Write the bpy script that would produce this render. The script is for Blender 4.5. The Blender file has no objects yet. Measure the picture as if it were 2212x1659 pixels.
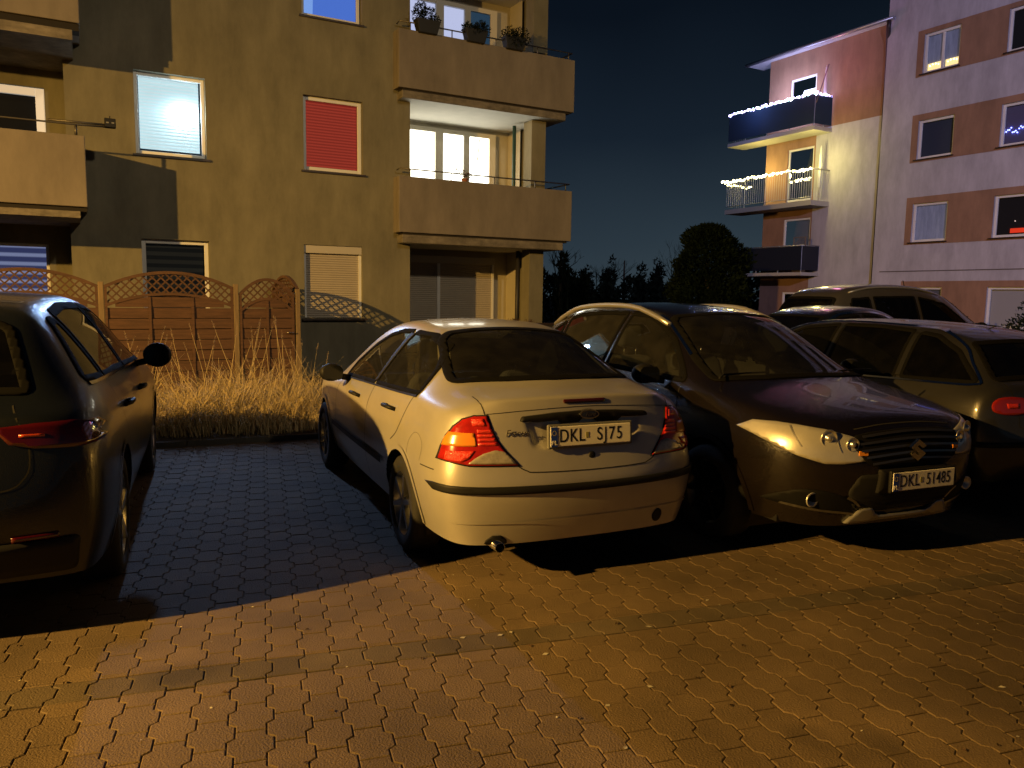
import bpy, bmesh, math, random
from math import sin, cos, pi, radians, sqrt, atan2
from mathutils import Vector, Matrix, noise
from mathutils.bvhtree import BVHTree
from mathutils.geometry import delaunay_2d_cdt
random.seed(7)
sc = bpy.context.scene
COL = sc.collection

# ---------------------------------------------------------------- camera
CAM_H = 1.62
cam = bpy.data.cameras.new('camera'); camo = bpy.data.objects.new('camera', cam); COL.objects.link(camo)
cam.sensor_width = 36; cam.lens = 1692/2212*36; cam.clip_end = 2000; cam.clip_start = 0.05
pitch, roll = radians(6.48), radians(-0.88)
M = Matrix.Rotation(radians(90)-pitch, 4, 'X') @ Matrix.Rotation(-roll, 4, 'Z')
camo.matrix_world = Matrix.Translation((0, 0, CAM_H)) @ M
sc.camera = camo
sc.view_settings.view_transform = 'Standard'; sc.view_settings.look = 'None'
sc.view_settings.gamma = 1; sc.view_settings.exposure = 0.15
sc.render.engine = 'CYCLES'
sc.cycles.use_denoising = True
sc.cycles.max_bounces = 6; sc.cycles.transparent_max_bounces = 12
sc.cycles.caustics_reflective = False; sc.cycles.caustics_refractive = False
sc.cycles.sample_clamp_indirect = 4

# ---------------------------------------------------------------- night sky
w = bpy.data.worlds.new('World'); sc.world = w; w.use_nodes = True
nt = w.node_tree; nt.nodes.clear()
def N(nt, t, **k):
    n = nt.nodes.new(t)
    for a, b in k.items(): setattr(n, a, b)
    return n
out = N(nt, 'ShaderNodeOutputWorld'); bg = N(nt, 'ShaderNodeBackground'); tc = N(nt, 'ShaderNodeTexCoord')
sp = N(nt, 'ShaderNodeSeparateXYZ'); rp = N(nt, 'ShaderNodeValToRGB'); nz = N(nt, 'ShaderNodeTexNoise'); mx = N(nt, 'ShaderNodeMath', operation='MULTIPLY_ADD')
nt.links.new(tc.outputs['Generated'], sp.inputs[0]); nt.links.new(tc.outputs['Generated'], nz.inputs['Vector'])
nz.inputs['Scale'].default_value = 1.6; nz.inputs['Detail'].default_value = 3
mx.inputs[1].default_value = 0.26; nt.links.new(nz.outputs['Fac'], mx.inputs[0]); nt.links.new(sp.outputs['Z'], mx.inputs[2])
nt.links.new(mx.outputs[0], rp.inputs[0]); nt.links.new(rp.outputs[0], bg.inputs[0]); nt.links.new(bg.outputs[0], out.inputs[0])
cr = rp.color_ramp
cr.elements[0].position = 0.10; cr.elements[0].color = (0.036, 0.053, 0.064, 1)
cr.elements[1].position = 0.68; cr.elements[1].color = (0.0020, 0.0039, 0.0078, 1)
for p_, c_ in ((0.21, (0.0205, 0.033, 0.045, 1)), (0.34, (0.0075, 0.0135, 0.0225, 1)), (0.49, (0.0028, 0.0054, 0.0102, 1))):
    e = cr.elements.new(p_); e.color = c_
bg.inputs[1].default_value = 1.0

# ---------------------------------------------------------------- lamps of the place, and an added fill light
AMBER = (1.0, 0.55, 0.115)
LAMP = Vector((-11.3, -2.35, 5.7))
def light(name, kind, loc, power, color, radius=0.1, target=None, size=1.0, blend=.5, parent=None):
    l = bpy.data.lights.new(name, kind); l.energy = power; l.color = color
    if kind in ('POINT', 'SPOT'): l.shadow_soft_size = radius
    if kind == 'SPOT': l.spot_size = size; l.spot_blend = blend
    if kind == 'AREA': l.size = size
    o = bpy.data.objects.new(name, l); COL.objects.link(o); o.location = loc
    if target is not None:
        o.rotation_euler = (Vector(target)-Vector(loc)).to_track_quat('-Z', 'Y').to_euler()
    return o
light('street_light_glow', 'SPOT', LAMP, 15500, AMBER, 0.09, target=LAMP+Vector((cos(radians(50))*cos(radians(33)), sin(radians(50))*cos(radians(33)), -sin(radians(33)))), size=radians(108), blend=1.0)
light('flood_light_glow', 'SPOT', (7.0, -2.0, 9.5), 9600, (.60, 0.56, 1.0), 0.3, target=(14.6, 27, 7.0), size=radians(44), blend=.5)
light('wall_fill_glow', 'SPOT', (7.0, -2.0, 9.3), 2100, (1.0, 0.80, .54), 0.3, target=(-2, 16, 8.0), size=radians(72), blend=.4)  # added unseen fill light that lifts the shadows on the left block

# ---------------------------------------------------------------- helpers
def tag(o, label=None, cat=None, group=None, kind=None):
    if label: o['label'] = label
    if cat: o['category'] = cat
    if group: o['group'] = group
    if kind: o['kind'] = kind
    return o
def thing(name, label, cat, loc=(0, 0, 0), rotz=0, group=None):
    o = bpy.data.objects.new(name, None); COL.objects.link(o); o.empty_display_size = .2
    o.location = loc; o.rotation_euler = (0, 0, rotz)
    return tag(o, label, cat, group)
def copy_tree(o, parent=None):
    c = o.copy(); COL.objects.link(c)
    if parent: c.parent = parent
    for ch in [x for x in bpy.data.objects if x.parent == o]: copy_tree(ch, c)
    return c

class MB:
    def __init__(s): s.v = []; s.f = []; s.sm = []
    def add(s, vs, fs, smooth=False):
        b = len(s.v); s.v += [tuple(x) for x in vs]; s.f += [tuple(b+i for i in f) for f in fs]; s.sm += [smooth]*len(fs); return s
    def box(s, x0, x1, y0, y1, z0, z1):
        return s.add([(x0,y0,z0),(x1,y0,z0),(x1,y1,z0),(x0,y1,z0),(x0,y0,z1),(x1,y0,z1),(x1,y1,z1),(x0,y1,z1)],
                     [(0,3,2,1),(4,5,6,7),(0,1,5,4),(1,2,6,5),(2,3,7,6),(3,0,4,7)])
    def bar(s, a, b, wd, th, up=(0,0,1)):
        a, b = Vector(a), Vector(b); d = (b-a).normalized(); u = Vector(up)
        r = d.cross(u)
        if r.length < 1e-4: r = d.cross(Vector((1,0,0)))
        r.normalize(); u = r.cross(d).normalized()
        vs = [p + r*(i*wd/2) + u*(j*th/2) for p in (a, b) for i, j in ((-1,-1),(1,-1),(1,1),(-1,1))]
        return s.add(vs, [(0,1,2,3),(7,6,5,4),(0,4,5,1),(1,5,6,2),(2,6,7,3),(3,7,4,0)])
    def tube(s, pts, r, n=8, cap=True, radii=None):
        pts = [Vector(p) for p in pts]; rings = []
        prev = None; base = len(s.v)
        for i, p in enumerate(pts):
            d = (pts[min(i+1, len(pts)-1)] - pts[max(i-1, 0)])
            d = d.normalized() if d.length > 1e-9 else Vector((0,0,1))
            if prev is None:
                x = d.cross(Vector((0,0,1)))
                if x.length < 1e-3: x = d.cross(Vector((1,0,0)))
            else: x = prev - d*prev.dot(d)
            x.normalize(); prev = x; y = d.cross(x)
            rr = radii[i] if radii else r
            for k in range(n):
                a = 2*pi*k/n; s.v.append(tuple(p + x*cos(a)*rr + y*sin(a)*rr))
        m = len(pts)
        for i in range(m-1):
            for k in range(n):
                s.f.append((base+i*n+k, base+i*n+(k+1)%n, base+(i+1)*n+(k+1)%n, base+(i+1)*n+k)); s.sm.append(True)
        if cap:
            s.f.append(tuple(base+k for k in range(n))[::-1]); s.sm.append(False)
            s.f.append(tuple(base+(m-1)*n+k for k in range(n))); s.sm.append(False)
        return s
    def lathe(s, prof, n=32, axis='X', c=(0,0,0)):
        "profile of (along, radius) round an axis"
        base = len(s.v)
        for a_, r_ in prof:
            for k in range(n):
                t = 2*pi*k/n
                if axis == 'X': p = (c[0]+a_, c[1]+r_*cos(t), c[2]+r_*sin(t))
                elif axis == 'Y': p = (c[0]+r_*cos(t), c[1]+a_, c[2]+r_*sin(t))
                else: p = (c[0]+r_*cos(t), c[1]+r_*sin(t), c[2]+a_)
                s.v.append(p)
        for i in range(len(prof)-1):
            for k in range(n):
                s.f.append((base+i*n+k, base+i*n+(k+1)%n, base+(i+1)*n+(k+1)%n, base+(i+1)*n+k)); s.sm.append(True)
        return s
    def ball(s, c, r, n=10, m=6, sx=1, sy=1, sz=1):
        base = len(s.v)
        for i in range(m+1):
            ph = pi*i/m
            for k in range(n):
                t = 2*pi*k/n; s.v.append((c[0]+r*sx*sin(ph)*cos(t), c[1]+r*sy*sin(ph)*sin(t), c[2]+r*sz*cos(ph)))
        for i in range(m):
            for k in range(n):
                s.f.append((base+i*n+k, base+(i+1)*n+k, base+(i+1)*n+(k+1)%n, base+i*n+(k+1)%n)); s.sm.append(True)
        return s
    def build(s, name, mat, parent=None, weld=False):
        me = bpy.data.meshes.new(name); me.from_pydata(s.v, [], s.f); me.polygons.foreach_set('use_smooth', s.sm)
        if weld:
            bm = bmesh.new(); bm.from_mesh(me); bmesh.ops.remove_doubles(bm, verts=bm.verts, dist=1e-4); bm.to_mesh(me); bm.free()
        me.update(); o = bpy.data.objects.new(name, me); COL.objects.link(o)
        if mat: me.materials.append(mat)
        if parent: o.parent = parent
        return o
def bevel(o, wd=0.01, seg=2, ang=35):
    m = o.modifiers.new('bevel', 'BEVEL'); m.width = wd; m.segments = seg; m.limit_method = 'ANGLE'; m.angle_limit = radians(ang)
    return o

# ---------------------------------------------------------------- materials
def mat(name, col, rough=.6, metal=0, coat=0, noise_amt=0, noise_scale=4, bump=0, bump_scale=60, emit=None, estr=0, spec=.5, detail=6, col2=None, coat_rough=.05, stretch=None, alpha=1):
    m = bpy.data.materials.new(name); m.use_nodes = True; nt = m.node_tree; b = nt.nodes['Principled BSDF']
    b.inputs['Base Color'].default_value = (*col, 1); b.inputs['Roughness'].default_value = rough; b.inputs['Metallic'].default_value = metal
    b.inputs['Coat Weight'].default_value = coat; b.inputs['Coat Roughness'].default_value = coat_rough; b.inputs['Specular IOR Level'].default_value = spec
    if emit: b.inputs['Emission Color'].default_value = (*emit, 1); b.inputs['Emission Strength'].default_value = estr
    tc = None
    if noise_amt or bump:
        tc = N(nt, 'ShaderNodeTexCoord'); mp = N(nt, 'ShaderNodeMapping'); nt.links.new(tc.outputs['Object'], mp.inputs[0])
        if stretch: mp.inputs['Scale'].default_value = stretch
    if noise_amt:
        n = N(nt, 'ShaderNodeTexNoise'); n.inputs['Scale'].default_value = noise_scale; n.inputs['Detail'].default_value = detail; n.inputs['Roughness'].default_value = .62
        r = N(nt, 'ShaderNodeValToRGB'); nt.links.new(mp.outputs[0], n.inputs['Vector']); nt.links.new(n.outputs['Fac'], r.inputs[0])
        c2 = col2 or tuple(c*(1-noise_amt) for c in col)
        r.color_ramp.elements[0].position = .3; r.color_ramp.elements[1].position = .68
        r.color_ramp.elements[0].color = (*c2, 1); r.color_ramp.elements[1].color = (*col, 1)
        nt.links.new(r.outputs[0], b.inputs['Base Color'])
    if bump:
        n = N(nt, 'ShaderNodeTexNoise'); n.inputs['Scale'].default_value = bump_scale; n.inputs['Detail'].default_value = 4
        nt.links.new(mp.outputs[0], n.inputs['Vector'])
        bp = N(nt, 'ShaderNodeBump'); bp.inputs['Strength'].default_value = bump; bp.inputs['Distance'].default_value = .01
        nt.links.new(n.outputs['Fac'], bp.inputs['Height']); nt.links.new(bp.outputs[0], b.inputs['Normal'])
    return m
def weather(m, amt=.35, sc=(1.5, 1.5, .45), spots=.0):
    "rain streaks and grime multiplied into the base colour"
    nt = m.node_tree; b = nt.nodes['Principled BSDF']; src = b.inputs['Base Color'].links[0].from_socket
    tc = N(nt, 'ShaderNodeTexCoord'); mp = N(nt, 'ShaderNodeMapping'); mp.inputs['Scale'].default_value = sc; nt.links.new(tc.outputs['Object'], mp.inputs[0])
    n = N(nt, 'ShaderNodeTexNoise'); n.inputs['Scale'].default_value = 1.4; n.inputs['Detail'].default_value = 9; n.inputs['Roughness'].default_value = .7; nt.links.new(mp.outputs[0], n.inputs['Vector'])
    r = N(nt, 'ShaderNodeMapRange'); r.inputs[1].default_value = .36; r.inputs[2].default_value = .62; r.inputs[3].default_value = 1-amt; r.inputs[4].default_value = 1.04; nt.links.new(n.outputs['Fac'], r.inputs[0])
    mu = N(nt, 'ShaderNodeVectorMath', operation='SCALE'); nt.links.new(src, mu.inputs[0]); nt.links.new(r.outputs[0], mu.inputs['Scale']); nt.links.new(mu.outputs[0], b.inputs['Base Color'])
    return m
def emis(name, col, s):
    m = bpy.data.materials.new(name); m.use_nodes = True; nt = m.node_tree; nt.nodes.clear()
    e = N(nt, 'ShaderNodeEmission'); o = N(nt, 'ShaderNodeOutputMaterial'); e.inputs[0].default_value = (*col, 1); e.inputs[1].default_value = s
    nt.links.new(e.outputs[0], o.inputs[0]); return m
def glass(name, tint, rough=.02, base=.04, dirt=0.0):
    m = bpy.data.materials.new(name); m.use_nodes = True; nt = m.node_tree; nt.nodes.clear()
    t = N(nt, 'ShaderNodeBsdfTransparent'); t.inputs[0].default_value = (*tint, 1)
    g = N(nt, 'ShaderNodeBsdfGlossy'); g.inputs['Roughness'].default_value = rough
    f = N(nt, 'ShaderNodeFresnel'); f.inputs[0].default_value = 1.5
    x = N(nt, 'ShaderNodeMixShader'); o = N(nt, 'ShaderNodeOutputMaterial')
    nt.links.new(f.outputs[0], x.inputs[0]); nt.links.new(t.outputs[0], x.inputs[1]); nt.links.new(g.outputs[0], x.inputs[2])
    last = x
    if dirt:
        d = N(nt, 'ShaderNodeBsdfDiffuse'); d.inputs[0].default_value = (.35, .34, .32, 1)
        n = N(nt, 'ShaderNodeTexNoise'); n.inputs['Scale'].default_value = 7; n.inputs['Detail'].default_value = 8
        tc = N(nt, 'ShaderNodeTexCoord'); nt.links.new(tc.outputs['Object'], n.inputs['Vector'])
        mm = N(nt, 'ShaderNodeMath', operation='MULTIPLY'); mm.inputs[1].default_value = dirt; nt.links.new(n.outputs['Fac'], mm.inputs[0])
        y = N(nt, 'ShaderNodeMixShader'); nt.links.new(mm.outputs[0], y.inputs[0]); nt.links.new(x.outputs[0], y.inputs[1]); nt.links.new(d.outputs[0], y.inputs[2]); last = y
    nt.links.new(last.outputs[0], o.inputs[0]); return m
def translucent(name, col):
    m = bpy.data.materials.new(name); m.use_nodes = True; nt = m.node_tree; nt.nodes.clear()
    a = N(nt, 'ShaderNodeBsdfTranslucent'); a.inputs[0].default_value = (*col, 1); d = N(nt, 'ShaderNodeBsdfDiffuse'); d.inputs[0].default_value = (*col, 1)
    x = N(nt, 'ShaderNodeMixShader'); x.inputs[0].default_value = .4; o = N(nt, 'ShaderNodeOutputMaterial')
    nt.links.new(a.outputs[0], x.inputs[1]); nt.links.new(d.outputs[0], x.inputs[2]); nt.links.new(x.outputs[0], o.inputs[0]); return m
def droplets(m, strength=.5, scale=170, dist=.002):
    "beads of rain on a painted surface"
    nt = m.node_tree; b = nt.nodes['Principled BSDF']
    tc = N(nt, 'ShaderNodeTexCoord'); v = N(nt, 'ShaderNodeTexVoronoi'); v.inputs['Scale'].default_value = scale; v.inputs['Randomness'].default_value = 1
    r = N(nt, 'ShaderNodeMapRange'); r.inputs[1].default_value = .0; r.inputs[2].default_value = .42; r.inputs[3].default_value = 1; r.inputs[4].default_value = 0
    bp = N(nt, 'ShaderNodeBump'); bp.inputs['Strength'].default_value = strength; bp.inputs['Distance'].default_value = dist
    nt.links.new(tc.outputs['Object'], v.inputs['Vector']); nt.links.new(v.outputs['Distance'], r.inputs[0]); nt.links.new(r.outputs[0], bp.inputs['Height'])
    nt.links.new(bp.outputs[0], b.inputs['Normal']); nt.links.new(bp.outputs[0], b.inputs['Coat Normal'])
    return m
black = mat('black_plastic', (.011, .011, .012), .58, spec=.3)
sealm = mat('window_rubber', (.006, .006, .006), .9, spec=.08)
rubber = mat('rubber', (.015, .015, .015), .8, bump=.2, bump_scale=90)
chrome = mat('chrome', (.75, .75, .74), .12, 1)
satin = mat('satin_alloy', (.5, .5, .49), .32, 1, noise_amt=.25, noise_scale=30)
carglass = glass('car_glass', (.62, .66, .66), .015, dirt=.06)
tinted = glass('tinted_glass', (.06, .06, .065), .02, dirt=.015)
pvc = mat('white_frame', (.72, .72, .70), .4, noise_amt=.08)
lining = mat('lining_fabric', (.028, .027, .026), .95)
seatfab = mat('seat_fabric', (.035, .036, .042), .95, bump=.2, bump_scale=200)
platew = mat('plate_white', (.93, .91, .82), .35, coat=.3)
plateblue = mat('plate_blue', (.02, .06, .45), .4)
ink = mat('plate_ink', (.01, .01, .01), .5)
frost = mat('plate_sticker', (.35, .33, .12), .5)
# ================================================================ cars
# each car is built in its own frame: x across, y along (0 at the end turned to the lane), z up
def catmull(pts, n=6, closed=False):
    P = [Vector(p) for p in pts]; m = len(P); o = []
    rng = range(m) if closed else range(m-1)
    for i in rng:
        p0 = P[(i-1) % m] if closed or i > 0 else P[0]; p1 = P[i]; p2 = P[(i+1) % m]; p3 = P[(i+2) % m] if closed or i+2 < m else P[-1]
        for k in range(n):
            t = k/n
            o.append(.5*((2*p1)+(-p0+p2)*t+(2*p0-5*p1+4*p2-p3)*t*t+(-p0+3*p1-3*p2+p3)*t**3))
    if not closed: o.append(P[-1])
    return [tuple(q) for q in o]
def round_poly(pts, r=.02, n=4):
    "polygon with rounded corners"
    m = len(pts); o = []
    for i in range(m):
        p = Vector(pts[i][:2]); a = Vector(pts[i-1][:2]); b = Vector(pts[(i+1) % m][:2])
        da, db = (a-p), (b-p); ra = min(r, da.length*.45); rb = min(r, db.length*.45)
        pa = p+da.normalized()*ra; pb = p+db.normalized()*rb
        for k in range(n+1):
            t = k/n; q = pa*(1-t)**2 + p*2*t*(1-t) + pb*t*t; o.append((q.x, q.y))
    return o
def inpoly(x, y, P):
    c = False; j = len(P)-1
    for i in range(len(P)):
        xi, yi = P[i][0], P[i][1]; xj, yj = P[j][0], P[j][1]
        if (yi > y) != (yj > y) and x < (xj-xi)*(y-yi)/(yj-yi)+xi: c = not c
        j = i
    return c
def offset_poly(P, d):
    "grow (d>0) or shrink a polygon"
    m = len(P); A = sum(P[i][0]*P[(i+1) % m][1]-P[(i+1) % m][0]*P[i][1] for i in range(m)); s = 1 if A > 0 else -1; o = []
    for i in range(m):
        a = Vector(P[i-1][:2]); p = Vector(P[i][:2]); b = Vector(P[(i+1) % m][:2])
        e1 = (p-a); e2 = (b-p)
        if e1.length < 1e-9 or e2.length < 1e-9: o.append((p.x, p.y)); continue
        e1.normalize(); e2.normalize(); n1 = Vector((e1.y, -e1.x))*s; n2 = Vector((e2.y, -e2.x))*s; n = n1+n2
        n = n.normalized() if n.length > 1e-6 else n1
        k = 1/max(.5, n.dot(n1)); q = p+n*d*k; o.append((q.x, q.y))
    return o
TOPF = (1.0, .72, .38, 0.0)
class Car:
    def __init__(s, name, label, cat, pose, paint, stations, capr, capf, group='cars parked in the row', level=4, crease=None, capp=3.0, endcrease=.0):
        a = pose[2]
        s.root = thing(name, label, cat, (pose[0], pose[1], 0), a, group); s.paint = paint
        nr = len(stations[0][1]); s.nr = nr; T = len(TOPF)
        cols = [-f for f in TOPF] + [f for f in TOPF[::-1][1:]]    # -1..1
        nc = len(cols)
        vid = {}; V = []; F = []
        def vert(key, p):
            if key not in vid: vid[key] = len(V); V.append(p)
            return vid[key]
        ns = len(stations)
        for i, st in enumerate(stations):
            v, rows, wc = st[0], st[1], st[2]; dvc = st[3] if len(st) > 3 else 0
            for sd in (-1, 1):
                for j, rw in enumerate(rows):
                    dv = rw[2] if len(rw) > 2 else 0
                    vert(('s', i, j, sd), (sd*rw[0], v+dv, rw[1]))
            ur, wr = rows[-1][0], rows[-1][1]; dvr = rows[-1][2] if len(rows[-1]) > 2 else 0
            for k, f in enumerate(cols):
                if abs(f) == 1: vid[('t', i, k)] = vid[('s', i, nr-1, -1 if f < 0 else 1)]; continue
                g = 1-f*f
                vert(('t', i, k), (ur*f, v+dvr*(1-g)+dvc*g, wr+(wc-wr)*g))
        E_cr = {}
        def face(a_, b_, c_, d_): F.append((a_, b_, c_, d_))
        for i in range(ns-1):
            for j in range(nr-1):
                for sd in (-1, 1):
                    q = [vid[('s', i, j, sd)], vid[('s', i+1, j, sd)], vid[('s', i+1, j+1, sd)], vid[('s', i, j+1, sd)]]
                    F.append(tuple(q) if sd > 0 else tuple(q[::-1]))
            for k in range(nc-1):
                F.append((vid[('t', i, k)], vid[('t', i, k+1)], vid[('t', i+1, k+1)], vid[('t', i+1, k)]))
        for end, cap, i in (('r', capr, 0), ('f', capf, ns-1)):
            rows = stations[i][1]; v = stations[i][0]
            for j in range(nr-1):
                ue, we = rows[j][0], rows[j][1]; dv = rows[j][2] if len(rows[j]) > 2 else 0
                for k, f in enumerate(cols):
                    if abs(f) == 1: vid[(end, j, k)] = vid[('s', i, j, -1 if f < 0 else 1)]; continue
                    vert((end, j, k), (ue*f, cap[j]+(v+dv-cap[j])*abs(f)**capp, we))
            for k in range(nc): vid[(end, nr-1, k)] = vid[('t', i, k)]
            for j in range(nr-1):
                for k in range(nc-1):
                    q = (vid[(end, j, k)], vid[(end, j, k+1)], vid[(end, j+1, k+1)], vid[(end, j+1, k)])
                    F.append(q if end == 'r' else q[::-1])
        me = bpy.data.meshes.new('cage'); me.from_pydata(V, [], F)
        bm = bmesh.new(); bm.from_mesh(me)
        lay = bm.edges.layers.float.new('crease_edge')
        tedge = {vid[('t', 0, k)] for k in range(nc)}
        inv = {b: a for a, b in vid.items() if a[0] == 's'}
        for e in bm.edges:
            a_, b_ = inv.get(e.verts[0].index), inv.get(e.verts[1].index)
            if a_ and b_ and a_[2] == b_[2] and a_[3] == b_[3] and crease and a_[2] in crease: e[lay] = crease[a_[2]]
            if e.is_boundary: e[lay] = .8
            if e.verts[0].index in tedge and e.verts[1].index in tedge: e[lay] = endcrease
        bm.to_mesh(me); bm.free()
        o = bpy.data.objects.new('cage', me); COL.objects.link(o)
        md = o.modifiers.new('s', 'SUBSURF'); md.levels = level; md.render_levels = level
        dg = bpy.context.evaluated_depsgraph_get(); ev = o.evaluated_get(dg); m2 = ev.to_mesh()
        s.V = [v.co.copy() for v in m2.vertices]; s.F = [tuple(p.vertices) for p in m2.polygons]
        ev.to_mesh_clear(); bpy.data.objects.remove(o); bpy.data.meshes.remove(me)
        s.cuts = []; s.rebvh()
    def rebvh(s): s.bvh = BVHTree.FromPolygons(s.V, s.F)
    def displace(s, fn):
        s.V = [Vector(fn(v)) for v in s.V]; s.rebvh()
    C3, S3 = cos(radians(30)), sin(radians(30))
    AX = {'rear': ((0, 1, 0), (1, 0, 0), (0, 0, 1)), 'front': ((0, -1, 0), (1, 0, 0), (0, 0, 1)), 'left': ((1, 0, 0), (0, 1, 0), (0, 0, 1)),
          'right': ((-1, 0, 0), (0, 1, 0), (0, 0, 1)), 'top': ((0, 0, -1), (1, 0, 0), (0, 1, 0)),
          'aft': ((0, C3, -S3), (1, 0, 0), (0, S3, C3)), 'fore': ((0, -C3, -S3), (1, 0, 0), (0, -S3, C3)),
          'cornl': ((.6, .8, 0), (.8, -.6, 0), (0, 0, 1)), 'cornr': ((-.6, .8, 0), (.8, .6, 0), (0, 0, 1))}
    AX = {k: tuple(Vector(q) for q in v) for k, v in AX.items()}
    def hit(s, ax, a, b):
        d, e1, e2 = s.AX[ax]; p = e1*a+e2*b-d*9
        q = s.bvh.ray_cast(p, d, 30)
        if q[0] is None: return None, None
        n = q[1] if q[1].dot(d) < 0 else -q[1]
        return q[0], n
    def patch(s, name, ax, poly, material, off=.004, thick=.012, step=.02, holes=(), parent=None, smooth=True, flat=None):
        pts = [Vector((p[0], p[1])) for p in poly]; loops = [pts]+[[Vector((p[0], p[1])) for p in h] for h in holes]
        allv = []; edges = []
        for lp in loops:
            # subdivide the outline
            q = []
            for i, p in enumerate(lp):
                r = lp[(i+1) % len(lp)]; n = max(1, int((r-p).length/step))
                q += [p.lerp(r, t/n) for t in range(n)]
            b = len(allv); allv += q; edges += [(b+i, b+(i+1) % len(q)) for i in range(len(q))]
        x0 = min(p.x for p in pts); x1 = max(p.x for p in pts); y0 = min(p.y for p in pts); y1 = max(p.y for p in pts)
        inner = offset_poly([(p.x, p.y) for p in pts], -step*.45)
        nx = int((x1-x0)/step)+1; ny = int((y1-y0)/step)+1
        for i in range(nx+1):
            for j in range(ny+1):
                x, y = x0+i*step, y0+j*step
                if inpoly(x, y, inner) and not any(inpoly(x, y, h) for h in holes): allv.append(Vector((x, y)))
        vs, es, fs, *_ = delaunay_2d_cdt(allv, edges, [], 1, 1e-5)
        V = []; ok = []
        last = None
        for p in vs:
            h, n = s.hit(ax, p.x, p.y)
            if h is None: ok.append(None); continue
            ok.append(len(V)); V.append(h+n*off)
        keep = []
        for f in fs:
            c = sum((vs[i] for i in f), Vector((0, 0)))/len(f)
            if holes and any(inpoly(c.x, c.y, h) for h in holes): continue
            if all(ok[i] is not None for i in f):
                g = [ok[i] for i in f]
                sp_ = max((V[g[a]]-V[g[b]]).length for a, b in ((0,1),(1,2),(2,0)))
                if sp_ < step*9: keep.append(tuple(g))
        if not keep: return None
        d = Vector(s.AX[ax][0])
        me = bpy.data.meshes.new(name); me.from_pydata(V, [], keep); bm = bmesh.new(); bm.from_mesh(me)
        bmesh.ops.delete(bm, geom=[v for v in bm.verts if not v.link_faces], context='VERTS')
        for f in bm.faces:
            if f.normal.dot(d) > 0: f.normal_flip()
            f.smooth = smooth
        if thick:
            be = [e for e in bm.edges if e.is_boundary]
            r = bmesh.ops.extrude_edge_only(bm, edges=be); nv = [g for g in r['geom'] if isinstance(g, bmesh.types.BMVert)]
            for v in nv: v.co += d*thick
            for g in r['geom']:
                if isinstance(g, bmesh.types.BMFace): g.smooth = False
        bm.to_mesh(me); bm.free(); me.materials.append(material)
        o = bpy.data.objects.new(name, me); COL.objects.link(o); o.parent = parent or s.root
        return o
    def ribbon(s, name, ax, pts, width, material, off=.002, step=.02, parent=None, mb=None):
        pts = [Vector((p[0], p[1])) for p in pts]; q = [pts[0]]
        for a, b in zip(pts, pts[1:]):
            n = max(1, int((b-a).length/step)); q += [a.lerp(b, t/n) for t in range(1, n+1)]
        m = mb or MB(); prev = None
        for i, p in enumerate(q):
            t = (q[min(i+1, len(q)-1)]-q[max(i-1, 0)]).normalized(); nn = Vector((-t.y, t.x))*width/2
            h1, n1 = s.hit(ax, p.x+nn.x, p.y+nn.y); h2, n2 = s.hit(ax, p.x-nn.x, p.y-nn.y)
            if h1 is None or h2 is None: prev = None; continue
            cur = (h1+n1*off, h2+n2*off)
            if prev: m.add([prev[0], prev[1], cur[1], cur[0]], [(0, 1, 2, 3)], True)
            prev = cur
        if mb is None and m.f: return m.build(name, material, parent or s.root)
        return m
    def cut(s, ax, poly, cond=None): s.cuts.append((ax, poly, cond))
    def arch(s, v, w, r): s.cuts.append(('arch', (v, w, r), None))
    def removed(s, c):
        for ax, P, cond in s.cuts:
            if ax == 'arch':
                if abs(c.x) > .45 and (c.y-P[0])**2+(c.z-P[1])**2 < P[2]**2 and c.z < P[1]+P[2]: return True
            else:
                d, e1, e2 = s.AX[ax]
                if cond and not cond(c): continue
                if inpoly(c.dot(e1), c.dot(e2), P): return True
        return False
    def finish(s, floor=.22, L=4.3, W=.8):
        bodyf = []; 
        for f in s.F:
            c = sum((s.V[i] for i in f), Vector((0, 0, 0)))/len(f)
            if not s.removed(c): bodyf.append(f)
        me = bpy.data.meshes.new('body'); me.from_pydata([tuple(v) for v in s.V], [], bodyf)
        bm = bmesh.new(); bm.from_mesh(me); bmesh.ops.delete(bm, geom=[v for v in bm.verts if not v.link_faces], context='VERTS')
        for f in bm.faces: f.smooth = True
        bm.normal_update(); bm.to_mesh(me)
        for v in bm.verts: v.co -= v.normal*.022
        bmesh.ops.reverse_faces(bm, faces=bm.faces)
        m2 = bpy.data.meshes.new('interior_lining'); bm.to_mesh(m2); bm.free()
        me.materials.append(s.paint); m2.materials.append(lining)
        s.body = bpy.data.objects.new('body', me); COL.objects.link(s.body); s.body.parent = s.root
        o = bpy.data.objects.new('interior_lining', m2); COL.objects.link(o); o.parent = s.root
        MB().box(-W, W, .35, L-.35, floor, floor+.05).build('floor_pan', black, s.root)
    def window(s, ax, poly, glassm, seal=.022, cond=None, name='window', border=None, off=.001):
        s.patch(name, ax, offset_poly(poly, .002), glassm, off=off, thick=0, step=.035)
        g = s.patch('window_seal', ax, offset_poly(poly, seal*.55), border or sealm, off=.005, thick=.004, step=.02, holes=[offset_poly(poly, -seal*.45)])
        s.cut(ax, offset_poly(poly, seal*.22), cond)
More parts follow.
